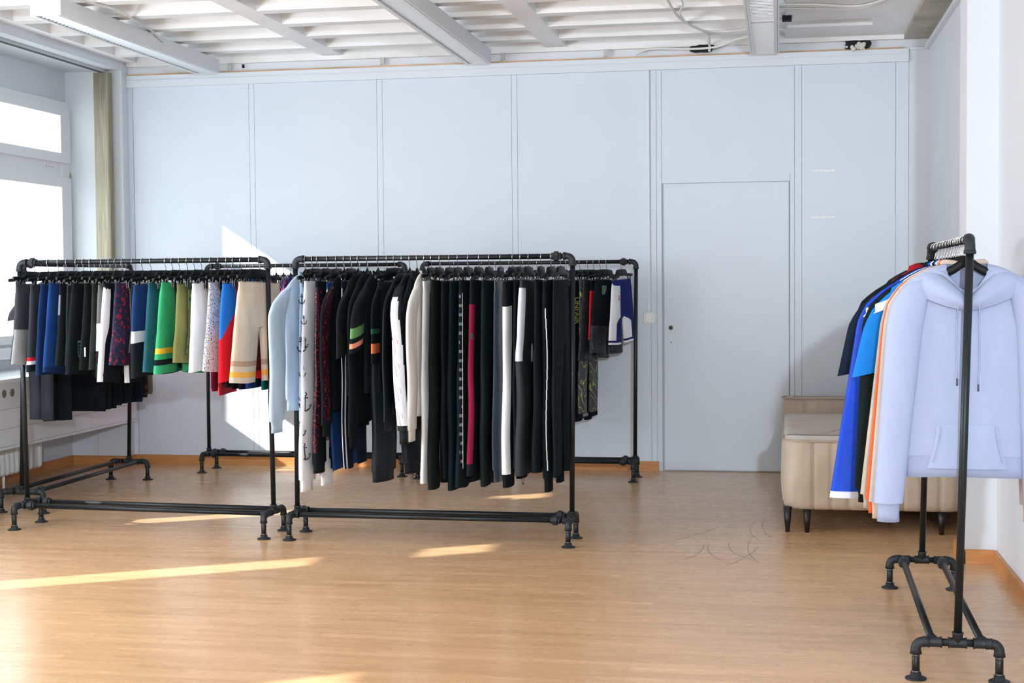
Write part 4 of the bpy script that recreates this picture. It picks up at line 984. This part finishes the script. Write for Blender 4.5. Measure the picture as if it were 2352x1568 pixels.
E_pants(-.440, 0, .98, 'navy track pants with double white leg stripes, hem showing between sweatshirts', 'navy striped track pants', mats=[DNAVY, WHITE], pf=lambda t, a, leg: 1 if (a < .35 or .75 < a < 1.05) else 0, th=.020, swing=.05, nm='track_pants')
E_top(-.402, 0, 'black t-shirt right of the sequin sleeved sweatshirt', 'black t-shirt', 't-shirt', L=.72, hw=.22, sl=.36, th=.030, mats=[BLK2], splay=.05, nm='t_shirt')
E_top(-.352, 0, 'plain black sweatshirt with long cuffs left of the stripe sleeved t-shirt', 'plain black sweatshirt', L=.86, hw=.23, sl=.78, th=.034, mats=[fab((18, 24, 26))], cuff=.06, hem=.06, splay=.035)
tee = E_top(-.292, -4, 'black t-shirt with green and peach stripes round the sleeves', 'stripe sleeved t-shirt', 't-shirt', L=.70, hw=.225, sl=.335, th=.042, mats=[BLK, fab((92, 142, 84)), fab((238, 150, 116))], sf=lambda t, a, sd: 1 if .60 < t < .72 else (2 if .78 < t < .92 else 0), splay=.07, nm='t_shirt')
E_top(-.243, 2, 'second black t-shirt with dark green and orange sleeve stripes', 'second stripe sleeved t-shirt', 't-shirt', L=.70, hw=.215, sl=.40, th=.026, mats=[BLK, fab((34, 96, 66)), fab((230, 118, 72))], sf=lambda t, a, sd: 1 if .52 < t < .62 else (2 if .70 < t < .82 else 0), splay=.02, nm='t_shirt')
E_pants(-.200, -15, .98, 'black nylon joggers with gathered elastic ankles', 'black nylon joggers', mats=[fab((20, 30, 36), rough=.45)], th=.055, lw=.235, cuff=(.055, .86), fold=.007, nm='track_pants')
E_top(-.160, -1, 'black windbreaker left of the white banded jacket', 'black windbreaker', 'jacket', L=.82, hw=.23, sl=.70, th=.026, mats=[fab((18, 26, 30), rough=.5)], cuff=.05, hem=.05, splay=.05, nm='track_jacket')
jk = E_top(-.118, 0, 'black track jacket with a wide white sleeve band carrying red script', 'white banded track jacket', 'jacket', L=.80, hw=.215, sl=.74, th=.030, mats=[fab((18, 26, 30), rough=.5), fab((236, 240, 248))], sf=lambda t, a, sd: 1 if sd < 0 and (a < .45+.9*min(1, t*1.6) or a > 5.9-.5*t) and .05 < t < .95 else 0, cuff=.07, hem=.05, splay=.09, drift=.045, collar='rib', nm='track_jacket', slw=.075, sleeve_th=.062)
E_top(-.078, 0, 'black hoodie left of the cream sweatshirt', 'black hoodie', 'hoodie', L=.78, hw=.22, sl=.62, th=.030, mats=[BLK], cuff=.06, hem=.06, splay=.0, collar='hood', nm='hoodie')
E_top(-.038, 0, 'cream sweatshirt with cream ribbed cuffs on the front centre rack', 'cream sweatshirt', L=.82, hw=.225, sl=.74, th=.040, mats=[fab((216, 212, 206))], cuff=.06, hem=.06, splay=.045, slw=.09)
E_pants(.000, 0, 1.04, 'off white sweatpants between the cream sweatshirt and the black pants', 'off white sweatpants', mats=[OFFW], th=.034, lw=.20)
E_pants(.045, 0, 1.07, 'wide plain black sweatpants, first pair right of the off white ones', 'first black pair beside off white', mats=[fab((20, 26, 24))], th=.044, lw=.2)
E_pants(.098, 0, 1.02, 'black sweatpants second right of the off white pair', 'second black pair right of off white', mats=[BLK], th=.034)
E_pants(.143, 0, 1.08, 'longest straight black pants on the front centre rack', 'longest straight black pants', mats=[fab((12, 24, 30))], th=.040, lw=.2, taper=.95)
tp = E_pants(.200, -2, 1.06, 'black sweatpants with a white lettered tape down the side seam', 'lettered tape sweatpants', mats=[BLK], th=.040, taper=.95)
bg = E_pants(.258, -2, 1.0, 'black sweatpants with a burgundy side stripe', 'burgundy striped sweatpants', mats=[BLK, fab((132, 24, 58))], pf=lambda t, a, leg: 1 if side(a, .9) and .10 < t < .93 else 0, th=.038)
E_pants(.312, 0, 1.06, 'slim black sweatpants right of the burgundy striped pair', 'slim black sweatpants', mats=[fab((22, 32, 34))], th=.036, taper=.8)
E_pants(.372, 3, .97, 'dark petrol velour sweatpants with ribbed ankle cuffs', 'dark petrol velour pair', mats=[fab((20, 40, 50), sheen=.4)], th=.050, cuff=(.06, .8))
ws = E_pants(.438, -5, .98, 'black sweatpants with a broad white side stripe down to the cuff', 'broad white striped pair', mats=[BLK, fab((234, 236, 234))], pf=lambda t, a, leg: 1 if side(a, .95) and .07 < t < .98 else 0, th=.046, cuff=(.07, .85), swing=-.02)
E_pants(.478, 0, .96, 'black pants tucked between the two white striped pairs', 'pair between two striped ones', mats=[BLK], th=.022)
gs = E_pants(.522, -3, 1.0, 'charcoal nylon pants with a half length pale side panel and hem cord', 'pale panelled charcoal pants', mats=[fab((40, 46, 48), rough=.6), fab((198, 206, 216))], nz=24, pf=lambda t, a, leg: 1 if side(a, .85) and .02 < t < .41 else 0, th=.050, lw=.21, fold=.006)
m = MB(); m.tube([(0, -.13, -1.125), (-.008, -.135, -1.15), (0, -.14, -1.165), (.008, -.135, -1.15), (0, -.13, -1.125)], .0014, 6); m.box(-.004, .004, -.144, -.136, -1.175, -1.163); m.build('hem_cord', M_clip, gs)
E_pants(.588, 0, .98, 'black pants left of the thin striped pair near the right post', 'pair left of thin striped one', mats=[BLK], th=.036)
ts = E_pants(.640, -4, 1.0, 'black sweatpants with one very thin white side stripe', 'thin white striped pair', mats=[fab((18, 26, 28))], th=.044, cuff=(.075, .72))
E_pants(.690, -3, 1.0, 'plain black sweatpants, rightmost on the front centre rack', 'rightmost black pair', mats=[BLK], th=.030)
# thin stripe, tape, anchors and script as prints lying on the cloth
mb = MB()
for k in range(16):
    z = -.26-.052*k; x0 = .008+.006*math.sin(k*.4); mb.poly([(x0+.003, -.2035+.00*k, z), (x0+.008, -.200, z), (x0+.008, -.200, z-.052), (x0+.003, -.2035, z-.052)])
mb.build('thin_side_stripe', PW, ts)
def on_near(z, c=0.0): return (c, -.204)
shapes = []; rs = random.Random(11)
for k in range(19):
    z = -.20-.047*k
    for q in range(3):
        w0 = .0155-.012+q*.0058
        if rs.random() < .9: shapes.append([(w0+.001, -.2075+.004*q*.4, z), (w0+.0036, -.2065+.004*q*.4, z), (w0+.0036, -.2065+.004*q*.4, z-.016), (w0, -.2075+.004*q*.4, z-.016)])
decal(tp, 'tape_lettering', plain('tape_print', (112, 122, 124), .6), shapes)
decal(tp, 'tape_edge_line', PW, [[(.020, -.2040, -.19-.09*k), (.0215, -.2035, -.19-.09*k), (.0215, -.2035, -.28-.09*k), (.020, -.2040, -.28-.09*k)] for k in range(10)])
m = MB(); m.box(.006, .018, -.2085, -.2065, -.40, -.43); m.build('woven_tag', PK, bg)
def anchor(mb, x, y, z, h, lean=0.0):
    """upright anchor in the x-z plane at depth y"""
    r = h*.03+.0006
    def p(u, w): return (x+u*h*math.cos(lean)-w*h*math.sin(lean), y, z+u*h*math.sin(lean)+w*h*math.cos(lean))
    mb.tube([p(0, .38), p(0, -.45)], r, 5); mb.tube([p(-.17, .26), p(.17, .26)], r, 5)
    mb.tube([p(.08*math.cos(a), .46+.08*math.sin(a)) for a in [2*PI*k/10 for k in range(11)]], r*.8, 5)
    mb.tube([p(.33*math.cos(a), -.12+.34*math.sin(a)) for a in [PI+PI*k/12 for k in range(13)]], [r*(.4+1.0*math.sin(PI*k/12)) for k in range(13)], 5)
    for sgn in (-1, 1): mb.tube([p(sgn*.33, -.06), p(sgn*.36, -.16), p(sgn*.24, -.16)], r*.9, 5)
mb = MB()
for k, (x, y, z, h) in enumerate(((-.006, -.199, -.22, .05), (.006, -.199, -.33, .045), (-.006, -.202, -.46, .075), (.012, -.195, -.45, .05), (.0, -.203, -.60, .055), (-.004, -.203, -.73, .045), (.012, -.196, -.76, .095), (-.008, -.203, -.90, .075), (.010, -.196, -1.02, .085))): anchor(mb, x, y, z, h, .12*math.sin(k))
mb.build('anchor_print', PK, wp)
# red brush script on the white sleeve band
sleeve = [c for c in jk.children if c.name.startswith('sleeve')][0]
mb = MB()
for k in range(5):
    z0 = -.27-.125*k; t = (-z0-.15)/.74; cy = -(.215-.055+.145*min(1, (t*.74/.16))**.6+.02*t); yn = cy-.075*(1-.22*t)-.0022; x0 = .045*t
    P0 = []
    for q in range(26):
        u = q/25; zz = z0-.085*u; xx = x0-.012+.020*u+.0035*math.sin(u*30)*(0.3 < u < .8); P0.append((xx, yn-.001+.0*u, zz))
    mb.tube(P0, .0011, 5)
    mb.tube([(x0+.010, yn, z0-.018), (x0+.016, yn+.004, z0-.030), (x0+.017, yn+.005, z0-.045)], .0009, 5)
mb.build('red_script', PR, sleeve)

# ---- right rack: tops facing the camera, lavender hoodie in front
def F_top(s, label, short, cat, **kw):
    nm = kw.pop('nm', 'sweatshirt'); rot = kw.pop('rot', 0); kw.setdefault('rs', 1.0 if 'lavender' in label else .8); o = top(name=nm, ph=s*17, **kw); place(o, 'F', s, D(rot), label, cat)
    put_hanger(COAT, 'F', s, D(rot), 'black hanger inside the '+short+' on the right rack', 'hangers on the right rack'); return o
LAV = fab((162, 174, 204), rough=.9, var=.03, sheen=.1, bscale=700, bst=.2); LAVR = fab((156, 168, 198), rough=.9, var=.04)
KW = dict(L=.815, hw=.225, th=.070, fold=.0028)
hd = F_top(-.655, 'lavender hoodie with kangaroo pocket and drawstrings, in front on the right rack', 'lavender hoodie', 'hoodie', nm='hoodie', mats=[LAV], sl=.765, cuff=.065, hem=.075, splay=-.032, flare=.048, splay_r=-.01, slw=.064, neck=.105, collar=None, accent=LAVR, sleeve_th=.075, sx=-.022, nz=26, **KW)
def front_x(y, z):
    hw = KW['hw']; ht = KW['th']/2; ph = -.655*17; t = max(0, (-z-.195)/(.74-.195)); c = min(.999, (abs(y)/hw)**(1/.85)); sa = math.sqrt(1-c*c)
    fd = KW['fold']*min(1, t*2)
    f = fd*math.sin(26*y+ph+z*1.7)*(0.35+0.65*sa)+fd*0.5*math.sin(26*2.1*y+ph*2.3-z*3)*sa
    return -ht*(1+.12*t)*sa**.75+f
# hood: rim and seam curves round the neck with a soft bulge between
mb = MB(); rings = []
nth = 56
def hoodring(k):
    out = []
    for j in range(nth):
        a = 2*PI*j/nth; s_, c_ = math.sin(a), math.cos(a); q = abs(s_); front = max(0, c_)
        rim = Vector((-.046*c_, .098*s_, -.205+.098*q**.8 if c_ > 0 else -.15+.043*q)); seam = Vector((-.052*c_-.004, .185*s_, -.238+.062*q**1.6 if c_ > 0 else -.215+.039*q))
        if k <= 6:
            u = k/6; p = rim*(1-u)+seam*u; bl = math.sin(PI*u)
            p += Vector((-.026*c_*bl-.006*bl, .018*s_*bl, .022*q*bl))
        else: p = rim+Vector((.012*c_*(k-6), -.010*s_*(k-6), -.030*(k-6)))
        out.append(tuple(p))
    return out
order = [9, 8, 7, 0, 1, 2, 3, 4, 5, 6]
rings = [hoodring(k) for k in order]
mb.loft(rings, False, False); mb.build('hood', LAV, hd)
mb = MB(); r0 = hoodring(6); mb.tube(r0+[r0[0]], .0022, 6); mb.build('hood_seam', LAVR, hd)
for sd, L2 in ((1, .28), (-1, .30)):
    mb = MB(); y0 = .034*sd; pts = [(front_x(y0, -.235)-.040, y0*.9, -.205)]
    for k in range(1, 14):
        u = k/13; y = y0+.004*math.sin(u*3)*sd; z = -.215-L2*u*.93; pts.append((min(front_x(y, z), front_x(y, -.25))-.006-.03*max(0, 1-u*5), y, z))
    mb.tube(pts, .0026, 8); ds = mb.build('drawstring', LAVR, hd)
    mb = MB(); e = Vector(pts[-1]); mb.tube([e+Vector((0, 0, .002)), e-Vector((0, 0, .022))], .0030, 8); mb.build('aglet', plain('aglet', (70, 72, 96), .4), ds)
    mb = MB(); c = Vector((front_x(y0, -.22)-.030, y0, -.214)); mb.tube([c+Vector((-.002, .004*math.cos(a), .004*math.sin(a))) for a in [2*PI*k/10 for k in range(11)]], .0012, 5); mb.build('eyelet', LAVR, hd)
# pocket
out = [(-.100, -.635), (.100, -.635), (.108, -.66), (.118, -.70), (.130, -.75)]
def pk_half(z):
    if z > -.64: return .102
    if z > -.79: return .102+.034*((-.64-z)/.15)**1.5
    return .136-.018*((-.79-z)/.05)
mb = MB(); grid = []
nzp, nyp = 18, 24
for i in range(nzp+1):
    z = -.632-.150*i/nzp; h = pk_half(z); row = []
    for j in range(nyp+1):
        y = -h+2*h*j/nyp; ed = min(1, min(i, nzp-i+3)/1.5, min(j, nyp-j)/1.2); row.append((front_x(y, max(z, -.74))-.0015-.0065*ed, y, z))
    grid.append(row)
mb.loft(grid, False, False, closed=False); mb.build('kangaroo_pocket', LAV, hd)
mb = MB()
for sd in (-1, 1):
    mb = MB(); mb.tube([(front_x(sd*(pk_half(z)-.012), max(z, -.74))-.0095, sd*(pk_half(z)-.012), z) for z in [-.636-.125*k/12 for k in range(13)]], .0013, 5); mb.build('pocket_stitching', LAVR, hd)
F_top(-.560, 'cream sweatshirt right behind the lavender hoodie', 'cream sweatshirt', 'sweatshirt', L=.82, hw=.228, sl=.78, th=.050, mats=[fab((196, 188, 184))], cuff=.06, hem=.06, splay=-.03, flare=.055, splay_r=-.01, slw=.062, accent=fab((206, 190, 172)))
F_top(-.500, 'orange sweatshirt, a thin bright strip behind the cream sleeve', 'orange sweatshirt', 'sweatshirt', L=.80, hw=.23, sl=.78, th=.040, mats=[fab((232, 100, 52))], cuff=.05, hem=.06, splay=-.03, flare=.065, splay_r=-.01, slw=.060)
F_top(-.445, 'beige marl long sleeve sweatshirt beside the orange one', 'beige marl sweatshirt', 'sweatshirt', L=.80, hw=.23, sl=.77, th=.040, mats=[fab((180, 172, 160), var=.2)], cuff=.05, hem=.06, splay=-.03, flare=.08, splay_r=-.01, slw=.060)
F_top(-.385, 'white t-shirt with pale shoulders between the blue t-shirt and the beige sweatshirt', 'white t-shirt', 't-shirt', L=.74, hw=.215, sl=.10, th=.036, mats=[fab((206, 222, 232))], splay=.0, splay_r=.0, slw=.05, nm='t_shirt')
F_top(-.330, 'bright blue t-shirt with short sleeves on the right rack', 'bright blue t-shirt', 't-shirt', L=.76, hw=.240, sl=.34, th=.044, mats=[fab((24, 120, 204))], splay=-.01, flare=.03, splay_r=.0, slw=.066, nm='t_shirt')
F_top(-.240, 'black sweatshirt showing between the royal blue jacket and the beige sweatshirt', 'black sweatshirt', 'sweatshirt', L=.80, hw=.235, sl=.78, th=.044, mats=[fab((24, 32, 32))], hem=.06, cuff=.05, splay=.02, flare=.03, splay_r=.0, slw=.07)
F_top(-.165, 'white sweatshirt hidden mostly behind the bright blue t-shirt', 'hidden white sweatshirt', 'sweatshirt', L=.76, hw=.205, sl=.12, th=.036, mats=[WHITE], splay=.0)
F_top(-.060, 'royal blue wind jacket with a white hem line on the right rack', 'royal blue wind jacket', 'jacket', L=.84, hw=.235, sl=.84, th=.055, mats=[fab((18, 68, 196), rough=.5), fab((226, 230, 246))], nz=26, sf=lambda t, a, sd: 1 if t > .965 else 0, splay=.01, splay_r=.0, flare=.125, slw=.075, nm='wind_jacket', fold=.006, sleeve_th=.045)
F_top(.06, 'dark navy t-shirt left of the royal blue jacket shoulder', 'dark navy t-shirt', 't-shirt', L=.74, hw=.24, sl=.36, th=.045, mats=[fab((22, 34, 50))], splay=.02, splay_r=.0, flare=.03, slw=.08, nm='t_shirt')
F_top(.17, 'black t-shirt with the outermost sleeve on the right rack', 'outermost black t-shirt', 't-shirt', L=.74, hw=.252, sl=.31, th=.045, mats=[fab((20, 30, 40))], splay=-.01, splay_r=-.03, flare=.01, slw=.068, nm='t_shirt')
F_top(.30, 'red zip hoodie with the hood standing up at the far end of the right rack', 'red hoodie', 'hoodie', L=.80, hw=.22, sl=.40, th=.050, mats=[fab((150, 24, 34))], splay=.0, collar='hood', nm='hoodie')
F_top(.45, 'black sweatshirt near the far post of the right rack', 'far black sweatshirt', 'sweatshirt', L=.78, hw=.23, sl=.5, th=.045, mats=[BLK], splay=.02, cuff=.05)
F_top(.58, 'grey sweatshirt, last before the far post of the right rack', 'last grey sweatshirt', 'sweatshirt', L=.78, hw=.22, sl=.5, th=.045, mats=[CHAR], splay=.02, cuff=.05)
